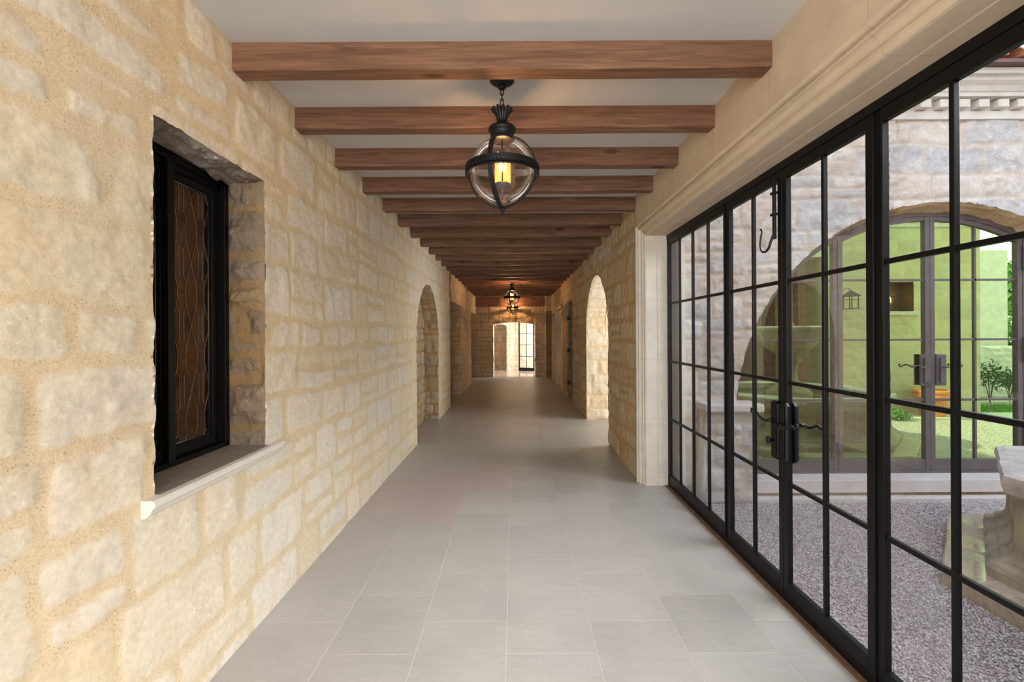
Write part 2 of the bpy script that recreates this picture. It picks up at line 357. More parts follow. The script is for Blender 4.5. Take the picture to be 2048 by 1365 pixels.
def ashlar(u, v, seed, ch=(0.17, 0.30), bl=(0.20, 0.52), split=0.3, mort=0.014, rad=0.035, warp=0.02):
    """for wall coordinates u,v: distance inside the block, a random value per block"""
    rs = np.random.RandomState(seed)
    uw = u + warp * 2 * fbm(u * 2.2, v * 2.2, seed + 11, 3); vw = v + warp * 2 * fbm(u * 1.7 + 5, v * 2.6, seed + 23, 3)
    v0 = vw.min() - 0.3; v1 = vw.max() + 0.4; u0 = uw.min() - 0.8; u1 = uw.max() + 0.8
    d = np.zeros_like(u); rn = np.zeros_like(u); z = v0
    while z < v1:
        h_ = rs.uniform(*ch); sel = (vw >= z) & (vw < z + h_)
        x = u0 + rs.uniform(-0.3, 0)
        E = [x]
        while x < u1: x += rs.uniform(*bl) * (1.25 if h_ > 0.24 else 0.95); E.append(x)
        E = np.array(E); n = len(E)
        sp = np.where(rs.rand(n) < split * (h_ > 0.20), rs.uniform(0.38, 0.62, n), 2.0); ra = rs.rand(n); rb = rs.rand(n)
        mj = rs.uniform(0.6, 1.7, n)
        if sel.any():
            a = uw[sel]; q = vw[sel] - z; i = np.clip(np.searchsorted(E, a) - 1, 0, n - 2)
            w_ = E[i + 1] - E[i]; p_ = a - E[i]; s_ = sp[i]; top = (q > s_ * h_)
            lo = np.where(top, s_ * h_, 0.0); hi = np.where(s_ > 1, h_, np.where(top, h_, s_ * h_))
            cu = w_ / 2; cv = (lo + hi) / 2
            mu = mort * mj[i]
            dx = np.abs(p_ - cu) - (cu - mu - rad); dy = np.abs(q - cv) - ((hi - lo) / 2 - mu - rad)
            sd = np.hypot(np.maximum(dx, 0), np.maximum(dy, 0)) + np.minimum(np.maximum(dx, dy), 0) - rad
            d[sel] = -sd; rn[sel] = np.where(top & (s_ < 1), rb[i], ra[i])
        z += h_
    return d, rn

class Stone:
    """collects stone sheets for ONE wall mesh, with the attributes mask and rnd"""
    def __init__(s): s.V = []; s.F = []; s.A = []; s.B = []; s.MI = []; s.n = 0
    def sheet(s, pos, nrm, U, V, res, mi=0, seed=1, relief=0.006, rough=0.004, hole=None, fade=0.0, edge_rough=0.006, soft=0.016, flip=False, smear=0.0, **k):
        nu = max(2, int(round((U[1] - U[0]) / res)) + 1); nv = max(2, int(round((V[1] - V[0]) / res)) + 1)
        uu, vv = np.meshgrid(np.linspace(U[0], U[1], nu), np.linspace(V[0], V[1], nv), indexing='ij')
        u = uu.ravel().copy(); v = vv.ravel().copy()
        keep = None
        if hole is not None:
            er = lambda a, b_: hole(a, b_) + edge_rough * 0.9 + edge_rough * 2 * fbm(a * 14, b_ * 14, seed + 77, 3)
            for _ in range(3):
                d0 = er(u, v); near = np.abs(d0) < res * 0.8
                gx = (er(u + 1e-3, v) - d0) / 1e-3; gy = (er(u, v + 1e-3) - d0) / 1e-3; gl = np.maximum(np.hypot(gx, gy), 0.3)
                su = np.clip(-d0 * gx / gl ** 2, -res * 0.6, res * 0.6); sv = np.clip(-d0 * gy / gl ** 2, -res * 0.6, res * 0.6)
                u = np.where(near, u + su, u); v = np.where(near, v + sv, v)
            v = np.clip(v, V[0], V[1]); u = np.clip(u, U[0], U[1])
        d, rn = ashlar(u, v, seed, **k)
        d = d - smear * np.maximum(0, fbm(u * 3.3, v * 3.3, seed + 41, 4) + 0.05)
        mask = np.clip((d + 0.3 * soft) / soft + 0.5 * fbm(u * 30, v * 30, seed + 3, 2), 0, 1)
        dome = np.clip(d / 0.06, 0, 1) ** 0.5
        hgt = relief * (0.4 * mask + 0.6 * dome * mask) + rough * 2.2 * fbm(u * 11, v * 11, seed + 5, 5) * (0.35 + 0.65 * mask) + rough * 2 * fbm(u * 2.5, v * 2.5, seed + 9, 2)
        hgt = hgt + (rn - 0.5) * relief * 0.7 * mask
        if fade > 0:
            eu = np.minimum(u - U[0], U[1] - u); ev = np.minimum(v - V[0], V[1] - v)
            hgt = hgt * np.clip(np.minimum(eu, ev) / fade, 0.05, 1)
        P = pos(u, v) + nrm(u, v) * hgt[:, None]
        idx = np.arange(nu * nv).reshape(nu, nv)
        q = np.stack([idx[:-1, :-1], idx[1:, :-1], idx[1:, 1:], idx[:-1, 1:]], -1).reshape(-1, 4)
        if hole is not None:
            cu = u[q].mean(1); cv = v[q].mean(1); q = q[er(cu, cv) > 0]
        if flip: q = q[:, ::-1]
        s.V.append(P); s.F.append(q + s.n); s.A.append(mask); s.B.append(rn); s.MI.append(np.full(len(q), mi)); s.n += len(P)
    def plane(s, axis, c, nsign, U, V, res, **k):
        """axis 0: plane x=c, u=y v=z; axis 1: plane y=c, u=x v=z; axis 2: plane z=c, u=x v=y"""
        def pos(u, v):
            w = np.full_like(u, c); return np.stack({0: (w, u, v), 1: (u, w, v), 2: (u, v, w)}[axis], -1)
        n_ = np.zeros(3); n_[axis] = nsign
        fl = (axis in (0, 2)) != (nsign > 0)
        s.sheet(pos, lambda u, v: np.broadcast_to(n_, (len(u), 3)), U, V, res, flip=fl, **k)
    def quad(s, pts, mi=0):
        P = np.array(pts, float); s.V.append(P); s.F.append(np.array([[0, 1, 2, 3]]) + s.n); s.A.append(np.ones(4)); s.B.append(np.full(4, 0.5)); s.MI.append(np.array([mi])); s.n += 4
    def box(s, x0, x1, y0, y1, z0, z1, mi=0):
        P = [(x, y, z) for x in (x0, x1) for y in (y0, y1) for z in (z0, z1)]
        for f in [(0, 1, 3, 2), (4, 6, 7, 5), (0, 4, 5, 1), (2, 3, 7, 6), (0, 2, 6, 4), (1, 5, 7, 3)]: s.quad([P[i] for i in f], mi)
    def build(s, name, mats, smooth=True):
        V = np.concatenate(s.V).astype(np.float32); F = np.concatenate(s.F); me = bpy.data.meshes.new(name)
        me.vertices.add(len(V)); me.vertices.foreach_set('co', V.ravel())
        me.loops.add(F.size); me.loops.foreach_set('vertex_index', F.ravel().astype(np.int32))
        me.polygons.add(len(F)); me.polygons.foreach_set('loop_start', np.arange(0, F.size, 4, dtype=np.int32))
        me.polygons.foreach_set('material_index', np.concatenate(s.MI).astype(np.int32))
        me.polygons.foreach_set('use_smooth', np.full(len(F), smooth))
        for m_ in mats: me.materials.append(m_)
        for nm, ar in (('mask', s.A), ('rnd', s.B)):
            a = me.attributes.new(nm, 'FLOAT', 'POINT'); a.data.foreach_set('value', np.concatenate(ar).astype(np.float32))
        me.update(calc_edges=True); me.validate()
        o_ = bpy.data.objects.new(name, me); COL.objects.link(o_); return o_

def sd_rect(u0, u1, v0, v1):
    return lambda u, v: np.hypot(np.maximum(np.maximum(u0 - u, u - u1), 0), np.maximum(np.maximum(v0 - v, v - v1), 0)) + np.minimum(np.maximum(np.maximum(u0 - u, u - u1), np.maximum(v0 - v, v - v1)), 0)
def sd_arch(c, r_, spring, v0=-0.5):
    def f(u, v):
        circ = np.hypot(u - c, v - spring) - r_; rect = np.maximum(np.abs(u - c) - r_, v - spring)
        return np.where(v > spring, circ, np.maximum(np.abs(u - c) - r_, -1e9))
    return f
def union(*fs): return lambda u, v: np.minimum.reduce([f(u, v) for f in fs])

CEIL = 3.083; XL = -1.425; XR = 1.335; DX = 1.60
# ------------------------------------------------------------------ left wall
S = Stone()
win = (1.793, 2.602, 0.955, 2.48); archL = sd_arch(7.56, 0.955, 1.47)
kw = dict(ch=(0.19, 0.36), bl=(0.20, 0.50), mort=0.015, rad=0.03, smear=0.045, soft=0.028)
S.plane(0, XL, 1, (1.0, 10.05), (0, CEIL), 0.011, seed=5, relief=0.004, rough=0.0026, hole=union(sd_rect(*win), archL), **kw)
rectL1 = sd_rect(10.05, 12.06, -1, 2.35); rectL2 = sd_rect(14.9, 16.95, -1, 2.33)
S.plane(0, XL, 1, (10.05, 16.95), (0, CEIL), 0.025, seed=7, relief=0.012, rough=0.008, hole=union(rectL1, rectL2), **kw)
S.box(XL - 0.4, XL, -3.0, 1.0, 0, CEIL, 0)
# window reveal: far jamb, near jamb, head
rv = dict(ch=(0.17, 0.30), bl=(0.3, 0.6), relief=0.014, rough=0.024, fade=0.035, mort=0.012, warp=0.03, smear=0.05)
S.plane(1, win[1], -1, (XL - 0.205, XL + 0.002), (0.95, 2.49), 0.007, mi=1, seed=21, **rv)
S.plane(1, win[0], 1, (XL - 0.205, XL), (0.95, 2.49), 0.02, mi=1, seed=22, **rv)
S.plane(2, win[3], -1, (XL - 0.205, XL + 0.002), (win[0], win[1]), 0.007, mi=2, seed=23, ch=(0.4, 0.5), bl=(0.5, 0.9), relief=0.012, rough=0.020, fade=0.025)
# arched niche: back, jambs, soffit
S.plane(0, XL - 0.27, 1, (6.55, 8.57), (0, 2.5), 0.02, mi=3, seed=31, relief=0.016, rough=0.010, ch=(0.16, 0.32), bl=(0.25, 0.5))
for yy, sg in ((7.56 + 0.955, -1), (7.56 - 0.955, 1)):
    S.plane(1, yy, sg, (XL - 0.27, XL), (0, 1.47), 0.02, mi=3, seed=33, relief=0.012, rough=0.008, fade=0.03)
def soffit(St, xa, xb, c, r_, spring, mi, seed, res=0.02, seg=(0, PI), inward=True, **k):
    L_ = r_ * (seg[1] - seg[0])
    pos = lambda u, v: np.stack((u, c + r_ * np.cos(seg[0] + v / r_), spring + r_ * np.sin(seg[0] + v / r_)), -1)
    nr = lambda u, v: np.stack((np.zeros_like(u), -np.cos(seg[0] + v / r_), -np.sin(seg[0] + v / r_)), -1)
    St.sheet(pos, nr, (xa, xb), (0, L_), res, mi=mi, seed=seed, fade=0.03, **k)
soffit(S, XL - 0.27, XL, 7.56, 0.955, 1.47, 3, 35, relief=0.012, rough=0.008)
# rectangular openings: backs, jambs, heads
for y0, y1, zt, sd in ((10.05, 12.06, 2.35, 41), (14.9, 16.95, 2.33, 45)):
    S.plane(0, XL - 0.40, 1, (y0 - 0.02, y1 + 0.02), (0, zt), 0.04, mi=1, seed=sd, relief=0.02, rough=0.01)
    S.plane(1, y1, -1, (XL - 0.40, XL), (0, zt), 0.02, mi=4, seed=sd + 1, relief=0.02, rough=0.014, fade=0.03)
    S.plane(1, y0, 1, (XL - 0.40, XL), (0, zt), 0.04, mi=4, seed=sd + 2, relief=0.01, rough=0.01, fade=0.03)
    S.quad([(XL, y0, zt), (XL, y1, zt), (XL - 0.4, y1, zt), (XL - 0.4, y0, zt)], 0)
S.box(XL - 0.60, XL - 0.41, 2.75, 17.3, -0.1, CEIL, 0)      # body of the wall behind the facing
o = S.build('wall_left', [M['wall'], M['reveal'], M['greyrev'], M['niche'], M['wall_far']])
tag(o, 'pale limestone block wall with wide yellow mortar along the left side of the corridor', 'wall', kind='structure')

# ------------------------------------------------------------------ right wall, beyond the glazed opening
S = Stone()
archR = sd_arch(7.485, 1.0, 1.55)
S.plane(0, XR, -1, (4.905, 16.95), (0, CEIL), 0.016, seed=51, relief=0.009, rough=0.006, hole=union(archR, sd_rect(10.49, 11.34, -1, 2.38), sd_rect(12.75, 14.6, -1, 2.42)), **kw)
S.plane(1, 8.485, -1, (XR, 3.95), (0, 2.7), 0.02, mi=1, seed=53, relief=0.012, rough=0.008, ch=(0.2, 0.34), bl=(0.25, 0.6))
S.plane(1, 6.485, 1, (XR, 3.95), (0, 2.7), 0.04, mi=1, seed=54)
soffit(S, XR, XR + 0.35, 7.485, 1.0, 1.55, 1, 55, relief=0.008, rough=0.006)
S.quad([(XR + 0.35, 6.48, 2.7), (XR + 0.35, 8.49, 2.7), (3.95, 8.49, 2.7), (3.95, 6.48, 2.7)], 0)
S.plane(0, XR + 0.352, 1, (6.4, 8.6), (0, 2.72), 0.05, mi=1, seed=56, hole=archR)
# stone jamb of the narrow doorway with hinges
S.plane(1, 11.34, -1, (XR, XR + 0.4), (0, 2.38), 0.02, mi=2, seed=57, relief=0.016, rough=0.010, fade=0.03)
S.plane(1, 10.49, 1, (XR, XR + 0.4), (0, 2.38), 0.04, mi=2, seed=58, fade=0.03)
S.quad([(XR, 10.49, 2.38), (XR, 11.34, 2.38), (XR + 0.4, 11.34, 2.38), (XR + 0.4, 10.49, 2.38)], 0)
S.box(XR + 0.42, XR + 0.6, 8.6, 17.4, -0.1, CEIL, 2); S.box(XR + 0.02, XR + 0.42, 11.40, 12.70, 0, CEIL, 2); S.box(XR + 0.02, XR + 0.42, 8.6, 10.43, 0, CEIL, 2)
# pier at the far right corner
S.plane(1, 16.35, -1, (1.13, XR + 0.01), (0, 2.42), 0.02, mi=2, seed=59, relief=0.014, rough=0.01)
S.plane(0, 1.13, -1, (16.35, 16.95), (0, CEIL), 0.03, mi=0, seed=60)
S.plane(1, 16.35, -1, (1.13, XR + 0.01), (2.42, CEIL), 0.03, mi=0, seed=61)
o = S.build('wall_right', [M['wall_far'], M['wall'], M['reveal']])
tag(o, 'yellowish limestone block wall beyond the glazed doors, with an arched side opening', 'wall', kind='structure')

# ------------------------------------------------------------------ end wall with low arched doorway, and the hall behind
S = Stone()
rr_ = 3.2; zc = 2.035 - rr_
def endhole(u, v):
    return np.maximum(np.abs(u + 0.01) - 0.79, np.where(v > 1.0, np.hypot(u + 0.01, v - zc) - rr_, -9))
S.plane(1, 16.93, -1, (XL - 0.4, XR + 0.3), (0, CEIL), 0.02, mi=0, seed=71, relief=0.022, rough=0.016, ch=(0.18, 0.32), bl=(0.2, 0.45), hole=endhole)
for xx, sg in ((-0.80, 1), (0.78, -1)):
    S.plane(0, xx, sg, (16.93, 17.4), (0, 2.05), 0.03, mi=1, seed=72, relief=0.012, rough=0.008)
xs = np.linspace(-0.80, 0.78, 20)
for a, b_ in zip(xs[:-1], xs[1:]):
    za = zc + math.sqrt(rr_ ** 2 - (a + .01) ** 2); zb = zc + math.sqrt(rr_ ** 2 - (b_ + .01) ** 2)
    S.quad([(a, 16.93, za), (b_, 16.93, zb), (b_, 17.4, zb), (a, 17.4, za)], 1)
S.box(XL - 0.4, -0.80, 17.38, 17.4, 0, CEIL, 1); S.box(0.78, 3.0, 17.38, 17.4, 0, CEIL, 1)
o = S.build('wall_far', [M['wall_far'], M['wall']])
tag(o, 'rough stone end wall with a low arched doorway at the far end of the corridor', 'wall', kind='structure')
S = Stone()
alc = lambda u, v: np.maximum(np.abs(u + 0.62) - 0.28, np.where(v > 1.5, np.hypot(u + 0.62, v - 1.42) - 0.6, -9))
S.plane(1, 19.9, -1, (-2.6, 2.6), (0, 3.0), 0.025, seed=75, relief=0.012, rough=0.01, hole=alc)
S.plane(1, 20.35, -1, (-1.1, 0.0), (0, 2.3), 0.06, mi=2, seed=76)
S.plane(0, -0.34, -1, (19.9, 20.35), (0, 2.1), 0.04, mi=1, seed=77); S.plane(0, -0.90, 1, (19.9, 20.35), (0, 2.1), 0.04, mi=2, seed=77)
S.box(-2.7, -2.6, 17.4, 20, 0, 3.0, 0)
o = S.build('wall_hall', [M['wall'], M['reveal'], M['niche']])
tag(o, 'white stone wall of the hall seen through the far arched doorway, with a dark arched alcove', 'wall', kind='structure')

# ------------------------------------------------------------------ floor of staggered tiles
def tiles_mesh():
    rs = np.random.RandomState(4); V = []; F = []; A = []; g = 0.0016; TW = 0.457; TL = 0.5095; b_ = 0.0012
    x = -0.048 - 4 * TW; k = -4
    while x < DX:
        x1 = x + TW; y = (2.536 if k % 2 else 2.278) - 12 * TL
        while y < 17.0:
            y1 = y + TL; cx0, cx1 = max(x + g, XL - 0.3), min(x1 - g, DX - 0.035 if y < 5 else XR + 0.5)
            if k * TW - 0.048 > XR + 0.1 and y > 5.0: y = y1; continue
            if y1 > -3 and cx1 > cx0 + 0.01:
                n = len(V); r_ = rs.rand() * 0.84
                if x < -0.4 and 3.6 < y < 5.2 and r_ < 0.7: r_ = 0.93
                zt = 0.0
                V += [(cx0, y + g, zt - b_), (cx1, y + g, zt - b_), (cx1, y1 - g, zt - b_), (cx0, y1 - g, zt - b_),
                      (cx0 + b_, y + g + b_, zt), (cx1 - b_, y + g + b_, zt), (cx1 - b_, y1 - g - b_, zt), (cx0 + b_, y1 - g - b_, zt)]
                F += [(n + 4, n + 5, n + 6, n + 7), (n, n + 1, n + 5, n + 4), (n + 1, n + 2, n + 6, n + 5), (n + 2, n + 3, n + 7, n + 6), (n + 3, n, n + 4, n + 7)]
                A += [r_] * 8
            y = y1
        x = x1; k += 1
    # passage and hall floors
    for (x0, x1, y0, y1) in ((XR + 0.5, 4.0, 6.4, 8.6),):
        n = len(V); V += [(x0, y0, 0), (x1, y0, 0), (x1, y1, 0), (x0, y1, 0)]; F.append((n, n + 1, n + 2, n + 3)); A += [0.3] * 4
    return V, F, A
V, F, A = tiles_mesh(); ng = len(V)
V += [(-2.0, -3, -0.0016), (DX, -3, -0.0016), (DX, 17.0, -0.0016), (-2.0, 17.0, -0.0016), (-2.7, 17.0, 0.001), (2.6, 17.0, 0.001), (2.6, 20.4, 0.001), (-2.7, 20.4, 0.001)]
F += [(ng, ng + 1, ng + 2, ng + 3), (ng + 4, ng + 5, ng + 6, ng + 7)]; A += [0.5] * 8
V += [(x, y, z) for x in (-2.7, DX + 0.1) for y in (-3, 20.4) for z in (-0.15, -0.01)]
F += [tuple(ng + 8 + i for i in f) for f in [(0, 1, 3, 2), (4, 6, 7, 5), (0, 4, 5, 1), (2, 3, 7, 6), (0, 2, 6, 4), (1, 5, 7, 3)]]; A += [0.5] * 8
me = bpy.data.meshes.new('floor'); me.from_pydata(V, [], F); me.materials.append(M['tile']); me.materials.append(M['grout'])
M['halltile'] = simple('polished_pink_floor', (0.50, 0.36, 0.30), 0.12, 0, 0.1, 4); me.materials.append(M['halltile'])
nf = len(F); me.polygons[nf - 8].material_index = 1; me.polygons[nf - 7].material_index = 2
a = me.attributes.new('rnd', 'FLOAT', 'POINT'); a.data.foreach_set('value', A); me.update()
o = bpy.data.objects.new('floor', me); COL.objects.link(o)
tag(o, 'grey limestone tile floor laid in staggered rows down the corridor', 'floor', kind='structure')

# ------------------------------------------------------------------ ceiling and roof slab
b = MB(); b.box(XL - 0.62, XR + 0.62, -3.0, 17.4, CEIL, CEIL + 0.25); b.box(-2.7, 2.6, 17.4, 20.4, 3.0, 3.2); b.box(XR, 4.0, 6.3, 8.7, 2.705, 3.3)
o = b.build('ceiling', M['plaster']); tag(o, 'white plaster ceiling between the wooden beams', 'ceiling', kind='structure')

# ------------------------------------------------------------------ limestone surround of the glazed opening (lintel + jambs)
prof = [(1.70, 0.0), (1.50, 0.0), (1.497, 0.006), (1.485, 0.006), (1.482, 0.0), (1.374, 0.0), (1.362, 0.003), (1.354, 0.010), (1.351, 0.018), (1.351, 0.036), (1.338, 0.037), (1.338, 0.046),
        (1.336, 0.056), (1.329, 0.066), (1.318, 0.072), (1.306, 0.074), (1.306, 0.084), (1.316, 0.088), (1.322, 0.094), (1.322, 0.101), (1.304, 0.104), (1.297, 0.108), (1.291, 0.116), (1.291, 0.128), (1.300, 0.135)]
ZO, YF, YN = 2.62, 4.77, 0.62
prof = [(x + .013 * (x < 1.48), t_) for x, t_ in prof]
b = MB()
ringA = [(x, YF + t_, 0.0) for x, t_ in prof]; ringB = [(x, YF + t_, ZO + t_) for x, t_ in prof]
ringC = [(x, YN - t_, ZO + t_) for x, t_ in prof]; ringD = [(x, YN - t_, 0.0) for x, t_ in prof]
b.loft([ringA, ringB], closed=False, mi=1); b.loft([ringB, ringC], closed=False, mi=0); b.loft([ringC, ringD], closed=False, mi=1)
t_ = 0.135
b.add([(1.313, YF + t_, ZO + t_), (1.313, YN - t_, ZO + t_), (1.313, YN - t_, CEIL), (1.313, YF + t_, CEIL)], [(0, 1, 2, 3)], 0)
b.box(1.316, 1.72, YF + t_ + 0.0, YF + t_ + 0.02, 0, CEIL, 1)
b.box(1.313, 1.72, -3.0, YN - t_, 0, CEIL, 0)
b.box(1.70, 1.78, YN, YF, ZO, 4.1, 1); b.box(1.62, 1.78, YF - 0.02, YF + 0.2, -0.13, 4.1, 1)
b.box(1.31, 1.72, YN - 0.1, YF + 0.1, 3.10, 4.1, 1)
o = b.build('trim_1', [M['lintel'], M['jamb']]); tag(o, 'moulded cut limestone surround and lintel framing the black glazed doors', 'door surround', kind='structure')

# ------------------------------------------------------------------ wooden ceiling beams
ords = ['nearest', 'second', 'third', 'fourth', 'fifth', 'sixth', 'seventh', 'eighth', 'ninth', 'tenth', 'eleventh', 'twelfth', 'thirteenth', 'fourteenth',
        'fifteenth', 'sixteenth', 'seventeenth', 'eighteenth', 'nineteenth', 'twentieth', 'twenty-first', 'twenty-second']
rs = random.Random(3); SP = 0.659; Y1 = 2.306
def beam(i, y, h_=0.139, w_=0.105, x1=None):
    xa = XL + 0.001; xb = (1.312 if y < 4.9 else XR - 0.001) if x1 is None else x1
    bb = bmesh.new(); n = 40; rings = []
    for k in range(n + 1):
        x = xa + (xb - xa) * k / n; ring = []
        for (yy, zz) in ((0, 0), (w_, 0), (w_, -h_), (0, -h_)):
            ch = 0.006
            ring.append((x, yy, zz))
        pts = [(0, 0), (w_, 0), (w_, -h_ + ch), (w_ - ch, -h_), (ch, -h_), (0, -h_ + ch)]
        ring = []
        for j, (yy, zz) in enumerate(pts):
            jx = 0.0022 * math.sin(x * 3.1 + i * 2.3 + j) + 0.0015 * math.sin(x * 9.7 + i + j * 2.1)
            ring.append((x, yy + (jx if 0 < j else 0), zz + (jx if j > 1 else 0)))
        rings.append([bb.verts.new(p_) for p_ in ring])
    for k in range(n):
        for j in range(6): bb.faces.new((rings[k][j], rings[k][(j + 1) % 6], rings[k + 1][(j + 1) % 6], rings[k + 1][j]))
    bb.faces.new(rings[0][::-1]); bb.faces.new(rings[-1])
    m2 = MB(); m2.bm(bb)
    return m2.build('ceiling_beam', M['beam'], loc=(0, y, CEIL))
for i in range(22):
    lab = 'brown timber ceiling beam, %s from the near end of the corridor' % ords[i]
    if i == 0: lab = 'nearest brown timber ceiling beam, just in front of the large globe lantern'
    o = beam(i, Y1 + SP * i); tag(o, lab, 'beam', 'timber beams across the corridor ceiling')
b = MB(); b.box(XL, XR, 16.72, 16.90, 2.62, CEIL - 0.14, bev=0.01); o = b.build('header_beam', M['beam'])
tag(o, 'deep reddish timber header on the end wall above the low arched doorway', 'beam')

# ------------------------------------------------------------------ left window with leaded casements
wd = empty('window_1', (0, 0, 0)); tag(wd, 'black steel window with leaded glass set deep in the left stone wall', 'window', kind='structure')
b = MB(); y0, y1, z0, z1 = 1.797, 2.598, 0.975, 2.47
b.box(-1.6850, -1.6300, y0, y0 + .03, z0, z1, bev=.002); b.box(-1.6850, -1.6300, y1 - .03, y1, z0, z1, bev=.002); b.box(-1.6850, -1.6300, y0, y1, z1 - .03, z1, bev=.002); b.box(-1.6850, -1.6300, y0, y1, z0, z0 + .025, bev=.002)
b.box(-1.7050, -1.6550, y0 + .03, y0 + .05, z0, z1 - .03); b.box(-1.7050, -1.6550, y1 - .055, y1 - .03, z0, z1 - .03); b.box(-1.7050, -1.6550, y0, y1, z1 - .06, z1 - .03)
b.build('window_frame', M['black'], wd)
def leads(b, ya, yb, za, zb, x=-1.6800):
    cols = [ya + (yb - ya) * 0.26, ya + (yb - ya) * 0.76]; P = (zb - za) / 4.0; k = P / 0.316; hm = (yb - ya) * 0.25
    def seg(p, q, w_=0.0022):
        p = (min(max(p[0], ya), yb), min(max(p[1], za), zb)); q = (min(max(q[0], ya), yb), min(max(q[1], za), zb))
        if p == q: return
        b.tube([(x, p[0], p[1]), (x, q[0], q[1])], w_, 6, cap=False)
    for q in (ya + .004, yb - .004): b.tube([(x, q, za), (x, q, zb)], .003, 6)
    for q in (za + .004, zb - .004): b.tube([(x, ya, q), (x, yb, q)], .003, 6)
    for i in range(-1, 5):
        z = za + i * P + 0.09
        for c in cols:
            for s_ in (-1, 1):
                L = [(.028, 0), (.028, .035), (.036, .065), (.016, .092), (.016, .232), (.036, .262), (.028, .292), (.028, .316)]
                pts = [(c + s_ * a_, z + q * k) for a_, q in L]
                for p, q in zip(pts[:-1], pts[1:]): seg(p, q)
                seg((c + s_ * .036, z + .065 * k), (c + s_ * hm, z + .162 * k)); seg((c + s_ * hm, z + .162 * k), (c + s_ * .036, z + .262 * k))
                seg((c + s_ * .028, z + .292 * k), (c + s_ * hm, z + .162 * k)) if False else None
            for q, w_ in ((0, .028), (.035, .028), (.092, .016), (.232, .016)): seg((c - w_, z + q * k), (c + w_, z + q * k))
for (ya, yb) in ((1.857, 2.135), (2.225, 2.505)):
    cs = empty('casement', (0, 0, 0)); cs.parent = wd
    b = MB(); za, zb = 1.06, 2.37
    b.box(-1.7050, -1.6600, ya - .035, ya, z0 + .03, z1 - .065, bev=.002); b.box(-1.7050, -1.6600, yb, yb + .03, z0 + .03, z1 - .065, bev=.002)
    b.box(-1.7050, -1.6600, ya, yb, z0 + .03, za, bev=.002); b.box(-1.7050, -1.6600, ya, yb, zb, z1 - .065, bev=.002)
    b.build('sash', M['black'], cs)
    b = MB(); leads(b, ya, yb, za, zb); b.build('lead_came', M['lead'] if 'lead' in M else M.setdefault('lead', simple('lead', (0.20, 0.18, 0.165), 0.35, 0.8, 0.2)), cs)
    b = MB(); b.box(-1.6815, -1.6785, ya, yb, za, zb); b.build('glass', M['leadglass'], cs)
b = MB(); b.box(-1.6900, -1.6250, 2.139, 2.182, z0 + .02, z1 - .03, bev=.002); b.build('window_mullion', M['black'], wd)
# moulded sill
b = MB()
pr = [(-1.6850, 0.970), (-1.3770, 0.970), (-1.3690, 0.962), (-1.3680, 0.945), (-1.3750, 0.940), (-1.3810, 0.932), (-1.3870, 0.918), (-1.3970, 0.908), (-1.4090, 0.902), (-1.4350, 0.900)]
b.loft([[(x, 1.73, z) for x, z in pr], [(x, 2.71, z) for x, z in pr]], closed=False)
b.add([(x, 1.73, z) for x, z in pr], [tuple(range(len(pr)))]); b.add([(x, 2.71, z) for x, z in pr], [tuple(range(len(pr)))])
b2 = MB()
o = b.build('window_sill', M['sill'], wd, fix=False)
b = MB(); b.box(-1.64, -1.405, 1.80, 2.598, 0.9701, 0.9725); b.build('sill_top', M.setdefault('silltop', simple('brown_sill_top', (0.27, 0.22, 0.18), 0.7, 0, 0.15, 20, 0.2)), wd)
# dim room behind the leaded window
b = MB(); b.box(-3.4, -3.3, 0.9, 3.6, 0, 3.0); b.box(-3.4, -1.70, 0.8, 0.9, 0, 3.0); b.box(-3.4, -1.82, 3.55, 3.65, 0, 3.0); b.box(-3.4, -1.70, 0.8, 3.65, 3.0, 3.08); b.box(-3.4, -1.70, 0.8, 3.65, -.1, 0.0)
M['panel'] = simple('red_brown_panelling', (0.032, 0.012, 0.008), 0.35, 0, 0.8, 4)
o = b.build('wall_backroom', M['panel']); tag(o, 'dark red-brown panelled room behind the leaded window', 'wall', kind='structure')
light('backroom_light', 'POINT', (-2.9, 2.9, 2.3), 2, (1.0, 0.7, 0.5), shadow_soft_size=0.1)  # point lamp added so the panelling shows dimly, no fixture here

